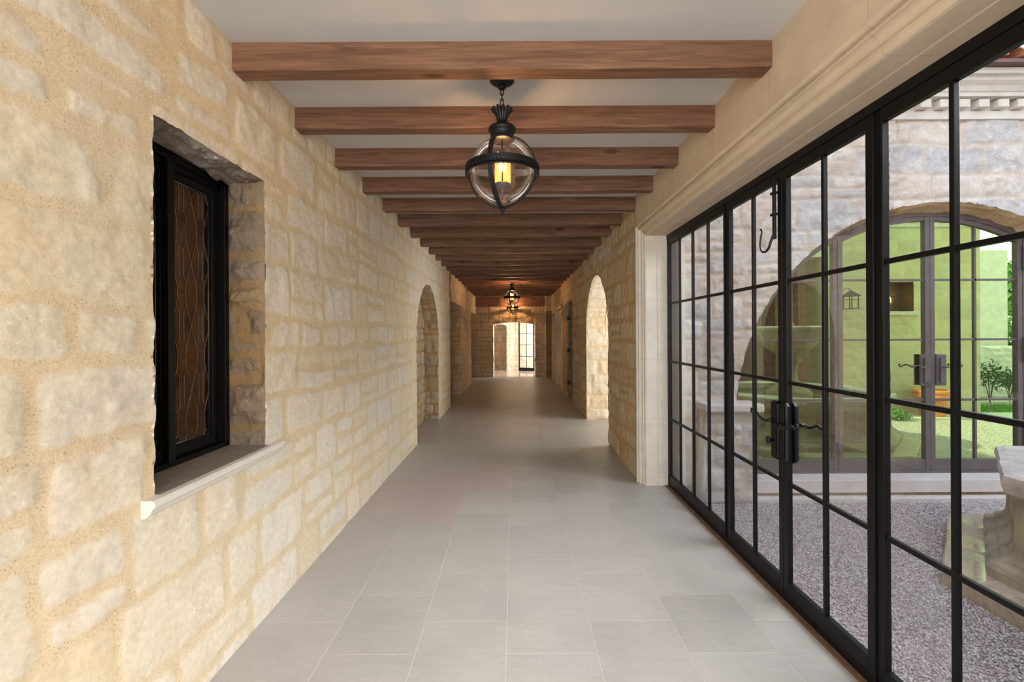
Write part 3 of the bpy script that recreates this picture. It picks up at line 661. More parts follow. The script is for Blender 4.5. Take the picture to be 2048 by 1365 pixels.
# ------------------------------------------------------------------ glazed wall: sidelights and double doors
ZB, ZT = 0.127, 2.515; HZ = (0.705, 1.304, 1.905)
b = MB()
b.box(1.595, 1.70, YN, YF, 2.575, 2.625, bev=.003); b.box(1.60, 1.70, YF - .05, YF, 0, 2.60, bev=.003); b.box(1.60, 1.70, YN, YN + .05, 0, 2.60, bev=.003)
b.box(1.60, 1.72, YN, YF, 0.0, 0.045, bev=.003); b.box(1.565, 1.60, YN, YF, -0.001, 0.006, 1)
for yy in (3.455, 2.01): b.box(1.610, 1.630, yy - .02, yy + .02, 0.045, 2.575, bev=.002)
o = b.build('door_frame', [M['black'], M['threshold']]); tag(o, 'long black steel outer frame of the glazed opening with brown threshold strip', 'door frame', kind='structure')
def leaf(name, ya, yb, sty, muntins, label, rail=True):
    e_ = empty(name, (0, 0, 0)); tag(e_, label, 'glass door' if name.startswith('door') else 'window', kind='structure')
    b = MB(); x0, x1 = 1.600, 1.632
    b.box(x0, x1, ya, ya + sty, 0.045, 2.575, bev=.003); b.box(x0, x1, yb - sty, yb, 0.045, 2.575, bev=.003)
    b.box(x0, x1, ya + sty, yb - sty, 0.045, ZB, bev=.003); b.box(x0, x1, ya + sty, yb - sty, ZT, 2.575, bev=.003)
    b.build('leaf_frame' if name.startswith('door') else 'window_frame', M['black'], e_)
    b = MB()
    for y in muntins: b.box(1.604, 1.628, y - .010, y + .010, ZB, ZT, bev=.003)
    for z in HZ: b.box(1.605, 1.627, ya + sty, yb - sty, z - .011, z + .011, bev=.003)
    b.build('glazing_bars', M['black'], e_)
    b = MB(); b.add([(1.616, ya + sty, ZB), (1.616, yb - sty, ZB), (1.616, yb - sty, ZT), (1.616, ya + sty, ZT)], [(0, 1, 2, 3)])
    b.build('glass', M['glass'], e_)
    return e_
leaf('window_2', 3.475, 4.77, .012, (4.445, 4.115, 3.79), 'far fixed black steel sidelight, between the glass doors and the stone jamb')
dA = leaf('door_1', 2.725, 3.432, .042, (3.07,), 'farther leaf of the black steel glass double door, with the hooked bolt on top')
dB = leaf('door_2', 2.032, 2.720, .042, (2.37,), 'nearer leaf of the black steel glass double door')
leaf('window_3', 0.67, 1.99, .012, (1.67, 1.325, 0.985), 'near fixed black steel sidelight at the right edge of the photo')
def hinge(parent, x, y, zc_, L=0.27, r_=0.0105, m_='iron', axis='z'):
    b = MB(); pr = [(0.0, -L / 2 - .012), (.006, -L / 2 - .009), (.008, -L / 2 - .003), (.004, -L / 2)]
    n = 9
    for k in range(n):
        za = -L / 2 + L * k / n; zb = -L / 2 + L * (k + 1) / n; rr = r_ if k % 2 else r_ * 0.86
        pr += [(rr * .8, za + .001), (rr, za + .004), (rr, zb - .004), (rr * .8, zb - .001)]
    pr += [(.004, L / 2), (.008, L / 2 + .003), (.006, L / 2 + .009), (0.0, L / 2 + .012)]
    b.lathe(pr, (x, y, zc_), 12); return b.build('hinge', M[m_], parent)
for z in (2.375, 1.305, 0.235): hinge(dA, 1.648, 3.44, z); hinge(dB, 1.648, 2.012, z)
def spiral(c, r0, r1, a0, a1, plane='yz', n=14, x=0):
    P = []
    for k in range(n):
        f = k / (n - 1); a_ = a0 + (a1 - a0) * f; r_ = r0 + (r1 - r0) * f
        P.append((x, c[0] + r_ * math.cos(a_), c[1] + r_ * math.sin(a_)))
    return P
def smooth_path(P, n=6):
    P = [Vector(p) for p in P]; Q = []
    for i in range(len(P) - 1):
        p0 = P[max(i - 1, 0)]; p1 = P[i]; p2 = P[i + 1]; p3 = P[min(i + 2, len(P) - 1)]
        for k in range(n):
            t_ = k / n; Q.append(0.5 * ((2 * p1) + (-p0 + p2) * t_ + (2 * p0 - 5 * p1 + 4 * p2 - p3) * t_ ** 2 + (-p0 + 3 * p1 - 3 * p2 + p3) * t_ ** 3))
    Q.append(P[-1]); return Q
def lever(parent, x, y, z, sgn, m_='iron', k=1.0, xin=1):
    """wavy lever handle on a spindle: runs along y by sgn"""
    P = [(x + .035 * xin, y, z), (x, y, z), (x, y + sgn * .035 * k, z - .006 * k), (x, y + sgn * .075 * k, z + .002 * k), (x, y + sgn * .115 * k, z + .020 * k), (x, y + sgn * .150 * k, z + .012 * k),
         (x, y + sgn * .172 * k, z + .018 * k), (x, y + sgn * .172 * k, z + .034 * k), (x, y + sgn * .158 * k, z + .034 * k)]
    Q = smooth_path(P); n = len(Q); b = MB()
    b.tube(Q, [0.0105 - 0.0045 * i / n for i in range(n)], 10); b.lathe([(0, -.0), (.015, 0), (.015, .008), (0.0, .008)], (0, 0, 0), 14)
    b.v[-56:] = [(x + xin * (.035 - p_[2]), y + p_[0], z + p_[1]) for p_ in b.v[-56:]]
    return b.build('lever_handle', M[m_], parent)
def plate(parent, x0, x1, yc, z0, z1, w_=0.075, m_='black'):
    b = MB(); c = 0.018
    def oct_(x, i): return [(x, yc - w_ / 2 + i, z0 + c), (x, yc - w_ / 2 + c, z0 + i), (x, yc + w_ / 2 - c, z0 + i), (x, yc + w_ / 2 - i, z0 + c), (x, yc + w_ / 2 - i, z1 - c), (x, yc + w_ / 2 - c, z1 - i), (x, yc - w_ / 2 + c, z1 - i), (x, yc - w_ / 2 + i, z1 - c)]
    b.loft([oct_(x1, 0), oct_((x0 + x1) / 2, 0), oct_(x0, .005)], cap=True)
    xi = x0 - (.006 if x1 > x0 else -.006)
    b.box(xi, x0, yc - w_ * .26, yc + w_ * .26, z0 + .03, z1 - .03, bev=.002)
    for zz in (z0 + .016, z1 - .016): b.lathe([(0, .004), (.004, .003), (.005, 0)], (0, 0, 0), 8); b.v[-24:] = [(x0 - (.0 + p_[2]) * (1 if x1 > x0 else -1), yc + p_[0], zz + p_[1]) for p_ in b.v[-24:]]
    return b.build('lock_plate', M[m_], parent)
plate(dA, 1.578, 1.600, 2.775, 0.83, 1.185); plate(dB, 1.578, 1.600, 2.690, 0.83, 1.185)
plate(dB, 1.656, 1.632, 2.690, 0.83, 1.185)
lever(dA, 1.545, 2.775, 1.065, 1, k=1.15); lever(dB, 1.545, 2.690, 1.05, -1, k=1.15); lever(dB, 1.715, 2.690, 1.05, -1, xin=-1)
b = MB(); b.lathe([(0, 0), (.010, .0), (.008, .02), (.018, .03), (.020, .04), (.012, .048), (0, .05)], n=16); b.v = [(1.578 - p_[2], 2.775 + p_[0] * .8, 0.945 + p_[1] * 1.2) for p_ in b.v]; b.build('thumb_turn', M['iron'], dA)
# surface bolt with hooked pull at the top of the farther leaf
b = MB(); b.box(1.582, 1.600, 2.772, 2.792, 2.17, 2.53, bev=.003)
for z in (2.45, 2.32): b.box(1.574, 1.602, 2.762, 2.802, z - .008, z + .008, bev=.003)
b.build('bolt_bar', M['iron'], dA)
P = smooth_path([(1.58, 2.775, 2.19), (1.565, 2.775, 2.155), (1.560, 2.79, 2.118), (1.560, 2.83, 2.100), (1.560, 2.868, 2.112), (1.560, 2.886, 2.15), (1.560, 2.878, 2.20), (1.560, 2.866, 2.235), (1.560, 2.872, 2.252), (1.560, 2.884, 2.246)])
b = MB(); b.tube(P, [0.0085 - 0.0045 * i / len(P) for i in range(len(P))], 10); b.build('hook_handle', M['bolt'], dA)

# ------------------------------------------------------------------ globe lanterns
def lantern():
    e_ = empty('globe_lantern', (0, 0, 0)); RG = 0.178
    zc_ = -0.490
    b = MB(); b.lathe([(0.0, 0.0), (.066, 0), (.066, -.006), (.058, -.014), (.034, -.024), (.022, -.028), (.024, -.034), (.022, -.044), (.012, -.052), (.0, -.054)]); b.build('canopy', M['iron'], e_)
    b = MB()
    for i in range(4):
        c = -.062 - i * .030; h_ = .017; w_ = .009; L = []
        for k in range(17):
            a_ = 2 * PI * k / 16; yy = w_ * math.cos(a_); zz = h_ * math.sin(a_) + (.006 if math.sin(a_) > 0 else -.006) * abs(math.sin(a_)) ** .3
            L.append((yy, 0, c + zz) if i % 2 == 0 else (0, yy, c + zz))
        b.tube(L, .0028, 6, cap=False)
    b.build('chain', M['iron'], e_)
    # crown of flaring leaves
    b = MB()
    for k in range(12):
        a_ = 2 * PI * k / 12 + .13; P = []
        for f in (0, .3, .6, .85, 1.0):
            r_ = .022 + .038 * f ** 2.0; P.append((r_ * math.cos(a_), r_ * math.sin(a_), -.228 + .082 * f - (.012 * max(0, f - .8) / .2)))
        b.tube(P, [.010, .010, .011, .010, .006], 8, flat=.55)
    b.lathe([(.016, -.145), (.016, -.2), (.026, -.232)]); b.build('crown', M['iron'], e_)
    b = MB(); b.lathe([(.0, -.222), (.028, -.226), (.034, -.238), (.052, -.246), (.070, -.256), (.075, -.266), (.074, -.276), (.066, -.282), (.063, -.288), (.063, -.318), (.066, -.322), (.060, -.326), (.0, -.322)]); b.build('cap', M['iron'], e_)
    for k in range(4):
        a_ = R(-108) + k * PI / 2; b = MB(); n = 28; V = []
        for i in range(n + 1):
            th = R(19) + (PI - R(19)) * i / n
            for rr_2, w_ in ((RG + .004, -.0125), (RG + .011, -.0125), (RG + .011, .0125), (RG + .004, .0125)):
                s_ = math.sin(th); wv = w_ * min(1, s_ / .15 + .2); zz = RG * 1.02
                V.append((rr_2 * s_ * math.cos(a_) - wv * math.sin(a_), rr_2 * s_ * math.sin(a_) + wv * math.cos(a_), zc_ + (rr_2 + (.012 if th > PI * .8 else 0) * (th - PI * .8) / (PI * .2)) * math.cos(th)))
        F = [(i * 4 + j, i * 4 + (j + 1) % 4, i * 4 + 4 + (j + 1) % 4, i * 4 + 4 + j) for i in range(n) for j in range(4)]
        b.add(V, F); b.build('strap', M['iron'], e_)
    b = MB(); b.lathe([(RG + .010, -.024), (RG + .017, -.026), (RG + .021, -.023), (RG + .020, -.019), (RG + .0155, -.017), (RG + .0155, .017), (RG + .020, .019), (RG + .021, .023), (RG + .017, .026), (RG + .010, .024), (RG + .010, -.024)], (0, 0, zc_), 64)
    for k in range(30):
        a_ = 2 * PI * k / 30; q = 2 * PI / 30
        P = [((RG + .0175) * math.cos(a_ + q * f), (RG + .0175) * math.sin(a_ + q * f), zc_ + .012 * math.sin(f * 2 * PI)) for f in (0, .17, .33, .5, .67, .83, 1)]
        b.tube(P, .0026, 5, cap=False); b.tube([(x, y, 2 * zc_ - z) for x, y, z in P], .0026, 5, cap=False)
    b.build('equator_ring', M['iron'], e_)
    b = MB(); b.lathe([(RG * math.sin(R(19) + R(160.5) * i / 30), RG * math.cos(R(19) + R(160.5) * i / 30)) for i in range(31)], (0, 0, zc_), 48); b.build('glass_globe', M['lampglass'], e_)
    b = MB(); b.tube([(0, 0, -.32), (0, 0, zc_ - .085)], .004, 8); b.build('rod', M['iron'], e_)
    b = MB(); b.lathe([(0, .004), (.040, .004), (.046, 0), (.042, -.008), (.030, -.018), (.014, -.026), (.008, -.030), (.010, -.038), (.008, -.046), (0, -.050)], (0, 0, zc_ - .070), 24); b.build('candle_pan', M['bronze'], e_)
    for k in range(3):
        a_ = R(100 + 120 * k); x, y = .030 * math.cos(a_), .030 * math.sin(a_)
        b = MB(); b.lathe([(0, 0), (.0165, 0), (.0170, .03), (.0160, .115), (.012, .118), (0, .118)], (x, y, zc_ - .066), 14); cnd = b.build('candle', M['candle'], e_)
        b = MB(); b.lathe([(.004, 0), (.007, .008), (.0085, .018), (.006, .030), (.003, .040), (0, .047)], (x, y, zc_ + .052), 10); b.build('flame_bulb', M['flame'], cnd)
    b = MB(); b.lathe([(0, -.0), (.012, -.002), (.016, -.010), (.010, -.016), (.006, -.020), (.010, -.026), (.010, -.032), (.005, -.040), (0, -.042)], (0, 0, zc_ - RG - .018), 14); b.build('finial', M['iron'], e_)
    light('lamp', 'POINT', (0, 0, zc_ + .06), 8, (1.0, 0.55, 0.24), parent=e_, shadow_soft_size=0.03)
    return e_
lan = lantern()
for i, (y, lab) in enumerate(((2.66, 'large black iron globe lantern hanging between the two nearest ceiling beams'), (11.93, 'middle globe lantern hanging far down the corridor, the upper of the two small ones'),
                              (16.52, 'farthest globe lantern near the end wall, the lower of the two small ones'))):
    o = lan if i == 0 else copy_tree(lan)
    if i:
        for c in o.children:
            if c.type == 'LIGHT': c.data = c.data.copy(); c.data.energy = 48
    o.location = (-0.066, y, CEIL); o.scale = (1.09,) * 3
    tag(o, lab, 'lantern', 'globe lanterns along the corridor')

# small ceiling vent
b = MB(); b.box(1.00, 1.18, 4.10, 4.20, CEIL - .004, CEIL)
for k in range(5): b.box(1.01, 1.17, 4.108 + k * .018, 4.114 + k * .018, CEIL - .007, CEIL - .004)
o = b.build('ceiling_vent', M['plaster']); tag(o, 'small white slotted vent in the ceiling near the right wall', 'vent')

# ------------------------------------------------------------------ doors on the far right
e_ = empty('door_3'); tag(e_, 'cream framed door recessed in the right wall near the far end', 'door', kind='structure')
b = MB(); b.box(XR - .02, XR + .12, 12.75, 12.87, 0, 2.42, bev=.004); b.box(XR - .02, XR + .12, 14.48, 14.6, 0, 2.42, bev=.004); b.box(XR - .02, XR + .12, 12.75, 14.6, 2.32, 2.42, bev=.004); b.build('door_casing', M['cream'], e_)
b = MB(); b.box(XR + .06, XR + .10, 12.87, 14.48, 0, 2.32)
for (ya, yb) in ((12.95, 13.62), (13.73, 14.40)):
    for (za, zb) in ((.2, 1.0), (1.15, 2.2)): b.box(XR + .045, XR + .062, ya, yb, za, zb, bev=.008)
b.build('door_panel', M['cream'], e_)
e_ = empty('door_4'); tag(e_, 'dark wooden door in the narrow stone doorway just past the arch', 'door', kind='structure')
b = MB(); b.box(XR + .25, XR + .30, 10.50, 11.33, 0.0, 2.37, bev=.004); b.box(XR + .24, XR + .25, 10.6, 11.2, .2, 1.1, bev=.004); b.box(XR + .24, XR + .25, 10.6, 11.2, 1.25, 2.2, bev=.004); b.build('door_panel', M['darkwood'], e_)
for z in (.38, 1.18, 1.98):
    b = MB(); b.box(XR - .03, XR + .05, 11.30, 11.325, z - .05, z + .05, bev=.004); b.build('door_hinge', M['black'], e_)

# steel glass door in the far hall
e_ = empty('door_5', (0.17, 19.75, 0)); e_.rotation_euler = (0, 0, R(-22)); tag(e_, 'black steel glass door standing in the hall beyond the far arched doorway', 'glass door', kind='structure')
b = MB(); w_, h_ = 0.72, 2.15
b.box(0, .05, 0, .05, 0.0, h_); b.box(w_ - .05, w_, 0, .05, 0.0, h_); b.box(.05, w_ - .05, 0, .05, 0.0, .13); b.box(.05, w_ - .05, 0, .05, h_ - .05, h_)
b.build('leaf_frame', M['black'], e_)
b = MB(); b.box(w_ / 2 - .012, w_ / 2 + .012, .01, .04, .13, h_ - .05)
for k in range(1, 4): b.box(.05, w_ - .05, .01, .04, .13 + k * .49 - .012, .13 + k * .49 + .012)
b.build('glazing_bars', M['black'], e_)

exec_courtyard = True
# ------------------------------------------------------------------ courtyard: ground, gravel
GZ = -0.13
b = MB(); b.box(1.72, 24, -12, 5.3, GZ - .2, GZ - .008); o = b.build('ground', M['gravelbed']); tag(o, 'gravel covered courtyard ground outside the glazed doors', 'ground', kind='structure')
rs = np.random.RandomState(8); n = 52000
X = rs.uniform(1.73, 4.3, n); Y = rs.uniform(1.0, 4.62, n); ox, oy = np.abs(X - 4.55), np.abs(Y - 2.46); kp = (X < 1.25 * Y + .3) & (np.maximum(np.maximum(ox, oy), (ox + oy) / 1.41421) > 1.635); X = X[kp]; Y = Y[kp]; n = len(X)
octa = np.array([(1, 0, 0), (0, 1, 0), (-1, 0, 0), (0, -1, 0), (0, 0, 1), (0, 0, -1)], float)
of = np.array([(0, 1, 4), (1, 2, 4), (2, 3, 4), (3, 0, 4), (1, 0, 5), (2, 1, 5), (3, 2, 5), (0, 3, 5)])
sc_ = rs.uniform(.0045, .0105, (n, 3)); sc_[:, 2] *= .75; ang = rs.rand(n) * 6.28; til = rs.uniform(-.6, .6, n)
P = octa[None] * (1 + rs.uniform(-.25, .25, (n, 6, 1))) * sc_[:, None, :]
c_, s_ = np.cos(ang)[:, None], np.sin(ang)[:, None]
px_, py_ = P[..., 0] * c_ - P[..., 1] * s_, P[..., 0] * s_ + P[..., 1] * c_; pz_ = P[..., 2] + px_ * til[:, None] * .5
P = np.stack((px_ + X[:, None], py_ + Y[:, None], pz_ + GZ - .004 + rs.uniform(-.002, .003, n)[:, None]), -1).reshape(-1, 3)
F = (of[None] + 6 * np.arange(n)[:, None, None]).reshape(-1, 3)
me = bpy.data.meshes.new('gravel'); me.vertices.add(len(P)); me.vertices.foreach_set('co', P.astype(np.float32).ravel()); me.loops.add(F.size); me.loops.foreach_set('vertex_index', F.astype(np.int32).ravel())
me.polygons.add(len(F)); me.polygons.foreach_set('loop_start', np.arange(0, F.size, 3, dtype=np.int32)); me.materials.append(M['gravel'])
a = me.attributes.new('rnd', 'FLOAT', 'POINT'); a.data.foreach_set('value', np.repeat(rs.beta(1.6, 1.4, n), 6).astype(np.float32)); me.update(calc_edges=True)
o = bpy.data.objects.new('gravel', me); COL.objects.link(o); tag(o, 'loose pink and grey gravel covering the courtyard outside the glass doors', 'gravel', kind='stuff')

# ------------------------------------------------------------------ courtyard wing with the arched glass doors
AX, AZ, AR = 4.55, 0.75, 2.22; YW = 4.80
S = Stone()
ah = lambda u, v: np.where(v > AZ, np.hypot(u - AX, v - AZ) - AR, np.abs(u - AX) - AR)
S.plane(1, YW, -1, (1.72, 7.6), (GZ, 3.86), 0.016, mi=0, seed=81, relief=0.016, rough=0.011, hole=ah, ch=(0.20, 0.36), bl=(0.28, 0.66), mort=0.009, rad=0.02, split=.2, soft=.02)
# soffit of the arch
L_ = AR * PI
pos = lambda u, v: np.stack((AX + (AR - .07 * u / .25) * np.cos(v / AR), YW + u, AZ + (AR - .07 * u / .25) * np.sin(v / AR)), -1)
nr = lambda u, v: np.stack((-np.cos(v / AR), np.zeros_like(u), -np.sin(v / AR)), -1)
S.sheet(pos, nr, (0, 0.25), (0, L_), 0.02, mi=1, seed=82, relief=0.010, rough=0.010, fade=0.03, ch=(0.4, 0.7), bl=(.6, .9), mort=.006)
for xx, sg in ((AX - AR, 1), (AX + AR, -1)): S.plane(0, xx, sg, (YW, YW + .25), (GZ, AZ), 0.03, mi=1, seed=83, relief=.01)
S.box(1.72, AX - AR, YW + .25, YW + .3, GZ, 3.9, 0)
# lower pier under the ledge
S.plane(1, 4.62, -1, (1.93, 2.45), (GZ, .80), 0.016, mi=0, seed=84, relief=0.02, rough=0.014, fade=.02, mort=.009)
S.plane(0, 2.45, 1, (4.62, 4.82), (GZ, .80), 0.02, mi=0, seed=85, fade=.02); S.plane(0, 1.93, -1, (4.62, 4.82), (GZ, .80), 0.02, mi=0, seed=86, fade=.02)
S.plane(1, YW, -1, (7.6, 11.0), (GZ, 3.86), 0.04, mi=0, seed=87, relief=0.016, rough=0.011, ch=(0.20, 0.36), bl=(0.28, 0.66), mort=0.009)
S.box(AX + AR, 11.0, YW + .25, YW + .3, GZ, 3.9, 0)
o = S.build('wall_wing', [M['ext'], M['archstone']]); tag(o, 'grey and pink stone courtyard wall with a wide glazed arch, outside the glass doors', 'wall', kind='structure')
b = MB(); b.box(1.90, 2.49, 4.53, 4.82, .80, .885, bev=.02); o = b.build('ledge', M['extsmooth']); tag(o, 'rounded pale stone ledge projecting from the courtyard wall left of the arch', 'stone ledge')
b = MB()
P0 = [(1.865, 4.60, GZ), (1.875, 4.58, 0.1), (1.90, 4.60, .35), (1.93, 4.65, .62), (1.935, 4.70, .79)]
b.loft([[(x - .02, 4.81, z), (x, y, z), (x + .06, y + .02, z), (x + .08, 4.81, z)] for x, y, z in P0], smooth=True, cap=True); o = b.build('stone_scroll', M['extsmooth']); tag(o, 'curved pale stone buttress under the left end of the ledge', 'buttress')
# plinth, foundation and kerb
b = MB(); b.box(2.46, 7.0, 4.74, 5.07, -.075, .055, bev=.006); o = b.build('plinth', M['plinth']); tag(o, 'smooth cream stone step under the arched glass doors', 'step')
b = MB(); b.box(2.46, 7.0, 4.77, 4.9, GZ - .02, -.075, 0); b.box(2.46, 7.0, 4.66, 4.77, GZ - .02, -.108, 1, bev=.006); o = b.build('kerb', [M['dirt'], M['extsmooth']]); tag(o, 'thin stone kerb and rough footing at the gravel edge below the cream step', 'kerb')
# cornice with dentils
b = MB(); pr = [(4.80, 3.82), (4.755, 3.82), (4.755, 3.90), (4.775, 3.90), (4.775, 4.01), (4.66, 4.01), (4.655, 4.045), (4.64, 4.05), (4.61, 4.09), (4.56, 4.12), (4.55, 4.15), (4.50, 4.155), (4.50, 4.21), (4.9, 4.21)]
b.loft([[(1.72, y, z) for y, z in pr], [(11.0, y, z) for y, z in pr]], closed=False)
x = 1.80
while x < 10.9: b.box(x, x + .11, 4.69, 4.78, 3.915, 4.00, bev=.006); x += .2
o = b.build('cornice', M['extsmooth']); tag(o, 'pale stone cornice with dentil blocks along the top of the courtyard wall', 'cornice')
b = MB(); b.box(1.7, 11.0, 4.42, 4.56, 4.215, 4.25, 1)
sl = .36; x = 1.8; k = 0
while x < 11.0:
    for j in range(3):
        ya = 4.40 + j * .36; za = 4.255 + sl * (ya - 4.40); yb = ya + .42; zb = za + sl * .42 + (-.02)
        rgs = []
        for (yy, zz, r_) in ((ya, za + .02, .098), (yb, zb, .082)):
            rgs.append([(x + r_ * math.cos(PI * q / 8), yy, zz + r_ * .85 * math.sin(PI * q / 8)) for q in range(9)] + [(x + (r_ - .014) * math.cos(PI * q / 8), yy, zz + (r_ - .014) * .85 * math.sin(PI * q / 8)) for q in range(8, -1, -1)])
        b.loft(rgs, cap=True, smooth=False)
    x += .205; k += 1
b.add([(1.7, 4.5, 4.255), (11.0, 4.5, 4.255), (11.0, 6.5, 4.9), (1.7, 6.5, 4.9)], [(0, 1, 2, 3)], 0)
o = b.build('roof', [M['rooftile'], M['copper']]); tag(o, 'red clay barrel tile roof edge against the sky above the courtyard wall', 'roof')

# arched glass doors of the wing
YD = 5.0; ARF = 2.15
fr = empty('arched_door_frame'); tag(fr, 'grey-brown steel arched frame around the wing doors', 'door frame', kind='structure')
b = MB(); n = 72; rg = []
for i in range(n + 1):
    a_ = PI * i / n
    rg.append([(AX + r_ * math.cos(a_), y, AZ + r_ * math.sin(a_)) for r_, y in ((ARF + .04, YD - .02), (ARF - .035, YD - .02), (ARF - .035, YD + .05), (ARF + .04, YD + .05))])
b.loft(rg); b.box(AX - ARF - .04, AX - ARF + .035, YD - .02, YD + .05, .05, AZ); b.box(AX + ARF - .035, AX + ARF + .04, YD - .02, YD + .05, .05, AZ); b.box(AX - ARF, AX + ARF, YD - .03, YD + .06, .05, .075)
b.build('arch_frame', M['bronze'], fr)
def arch_top(x, r_=ARF - .03):
    d = abs(x - AX); return AZ + math.sqrt(max(r_ * r_ - d * d, 0))
def wing_leaf(name, xa, xb, sa, sb, munt, label):
    e_ = empty(name); tag(e_, label, 'glass door' if name.startswith('door') else 'window', kind='structure')
    b = MB()
    def vbar(x0, x1, dy=.004):
        V = [(x0, YD - .01 - dy, .075), (x1, YD - .01 - dy, .075), (x1, YD + .04, .075), (x0, YD + .04, .075), (x0, YD - .01 - dy, arch_top(x0)), (x1, YD - .01 - dy, arch_top(x1)), (x1, YD + .04, arch_top(x1)), (x0, YD + .04, arch_top(x0))]
        b.add(V, [(0, 1, 2, 3), (4, 5, 6, 7), (0, 1, 5, 4), (1, 2, 6, 5), (2, 3, 7, 6), (3, 0, 4, 7)])
    if sa: vbar(xa, xa + sa)
    if sb: vbar(xb - sb, xb)
    b.box(xa, xb, YD - .01, YD + .04, .075, .20)
    if name.startswith('door'):                      # curved top rail
        rg = []
        for k in range(13):
            x = xa + (xb - xa) * k / 12; zt = arch_top(x); rg.append([(x, YD - .01, zt), (x, YD + .04, zt), (x, YD + .04, zt - .055), (x, YD - .01, zt - .055)])
        b.loft(rg, cap=True)
    b.build('leaf_frame', M['bronze'], e_)
    b = MB()
    for x in munt:
        b.box(x - .011, x + .011, YD, YD + .03, .2, arch_top(x))
    for z in (.85, 1.512, 2.168):
        x0, x1 = xa, xb
        if z > AZ:
            hw = math.sqrt((ARF - .03) ** 2 - (z - AZ) ** 2); x0 = max(x0, AX - hw); x1 = min(x1, AX + hw)
        b.box(x0, x1, YD, YD + .03, z - .011, z + .011)
    b.build('glazing_bars', M['bronze'], e_)
    b = MB(); x0, x1 = max(xa + sa, AX - ARF + .04), min(xb - sb, AX + ARF - .04); pts = [(x1, YD + .015, .2), (x0, YD + .015, .2)] + [(x0 + (x1 - x0) * k / 24, YD + .015, arch_top(x0 + (x1 - x0) * k / 24)) for k in range(25)]
    b.add(pts, [tuple(range(len(pts)))]); b.build('glass', M['greenglass'], e_)
    return e_
wing_leaf('window_4', AX - ARF, 3.535, 0, .045, (3.04,), 'left curved green-tinted side panel of the arched wing doors')
wA = wing_leaf('door_6', 3.545, 4.548, .05, .05, (4.04,), 'left green-tinted glass leaf of the arched wing doors')
wB = wing_leaf('door_7', 4.552, 5.56, .05, .05, (5.06,), 'right green-tinted glass leaf of the arched wing doors')
wing_leaf('window_5', 5.57, AX + ARF, .045, 0, (6.06,), 'right curved side panel of the arched wing doors, cut by the photo edge')
for z in (2.40, 1.40, .42): hinge(wA, 3.54, YD - .03, z, .26, .012, 'bronze'); hinge(wB, 5.565, YD - .03, z, .26, .012, 'bronze')
def wing_hw(e_, xc, sgn):
    b = MB(); b.box(xc - .055, xc + .055, YD - .028, YD - .01, 1.01, 1.35, bev=.004); b.box(xc - .022, xc + .022, YD - .045, YD - .028, 1.04, 1.32, bev=.004); b.build('lock_plate', M['bronze'], e_)
    P = [(0, .02, 0), (0, -.015, 0), (.015, -.03, .002), (.05, -.03, -.006), (.09, -.03, .012), (.13, -.03, .016), (.17, -.03, -.004), (.19, -.03, .006), (.188, -.03, .024), (.176, -.03, .018)]
    Q = smooth_path([(xc + sgn * a_, YD - .03 + c_, 1.215 + d_) for a_, c_, d_ in P]); b = MB(); b.tube(Q, [.010 - .005 * i / len(Q) for i in range(len(Q))], 8); b.build('lever_handle', M['bronze'], e_)
wing_hw(wA, 4.485, -1); wing_hw(wB, 4.66, 1)
# dim interior of the wing behind the arched doors
b = MB(); b.box(2.3, 6.9, 6.25, 6.3, GZ, 3.5); b.box(2.2, 2.3, 5.08, 6.3, GZ, 3.5); b.box(6.9, 7.0, 5.08, 6.3, GZ, 3.5); b.box(2.2, 7.0, 5.08, 6.3, 3.5, 3.6); b.box(2.2, 7.0, 5.08, 6.3, -.05, .03)
o = b.build('wall_wingroom', M['cream']); tag(o, 'plain room behind the arched green glass doors', 'wall', kind='structure')

# ------------------------------------------------------------------ octagonal fountain
FX, FY = 4.55, 2.46
ft = empty('fountain', (FX, FY, 0)); tag(ft, 'weathered octagonal stone fountain on a wet slab, at the right edge of the photo', 'fountain')
def octring(a_, z, per=1, flute=0.0, nflute=7, jit=0.0, sd=0):
    P = []; rc = a_ / math.cos(PI / 8)
    for f in range(8):
        A0, A1 = PI / 8 + f * PI / 4, PI / 8 + (f + 1) * PI / 4; p0 = Vector((rc * math.cos(A0), rc * math.sin(A0))); p1 = Vector((rc * math.cos(A1), rc * math.sin(A1))); nn = Vector((math.cos((A0 + A1) / 2), math.sin((A0 + A1) / 2)))
        for k in range(per):
            t_ = k / per; q = p0.lerp(p1, t_); d = 0
            if flute and .10 < t_ < .90:
                w_ = ((t_ - .10) / .80 * nflute) % 1.0; d = -flute * max(0, 1 - ((w_ - .5) / .30) ** 2) ** .5
            if jit: d += jit * (math.sin(t_ * 9.7 + f * 2.9 + sd) * .5 + math.sin(t_ * 23 + f * 1.3 + sd * 2.1) * .3)
            q = q + nn * d; P.append((q.x, q.y, z))
    return P
b = MB(); b.loft([octring(1.62, GZ - .02, 12, jit=.004), octring(1.62, -.045, 12, jit=.004), octring(1.61, -.030, 12, jit=.004), octring(.9, -.028, 12)], cap=False); b.build('slab', M['wet'], ft)
b = MB(); per = 70
b.loft([octring(1.40, -.03, per, jit=.006), octring(1.405, .03, per, jit=.006, sd=1), octring(1.39, .06, per, jit=.005, sd=2), octring(1.345, .075, per, jit=.004), octring(1.335, .10, per, jit=.004, sd=3), octring(1.30, .115, per, jit=.004), octring(1.285, .135, per, jit=.003), octring(1.28, .15, per, jit=.002),
        octring(1.278, .165, per), octring(1.276, .18, per, .022), octring(1.275, .20, per, .036), octring(1.275, .47, per, .036), octring(1.276, .49, per, .022), octring(1.278, .505, per), octring(1.28, .53, per, jit=.004)]); b.build('basin', M['fount'], ft)
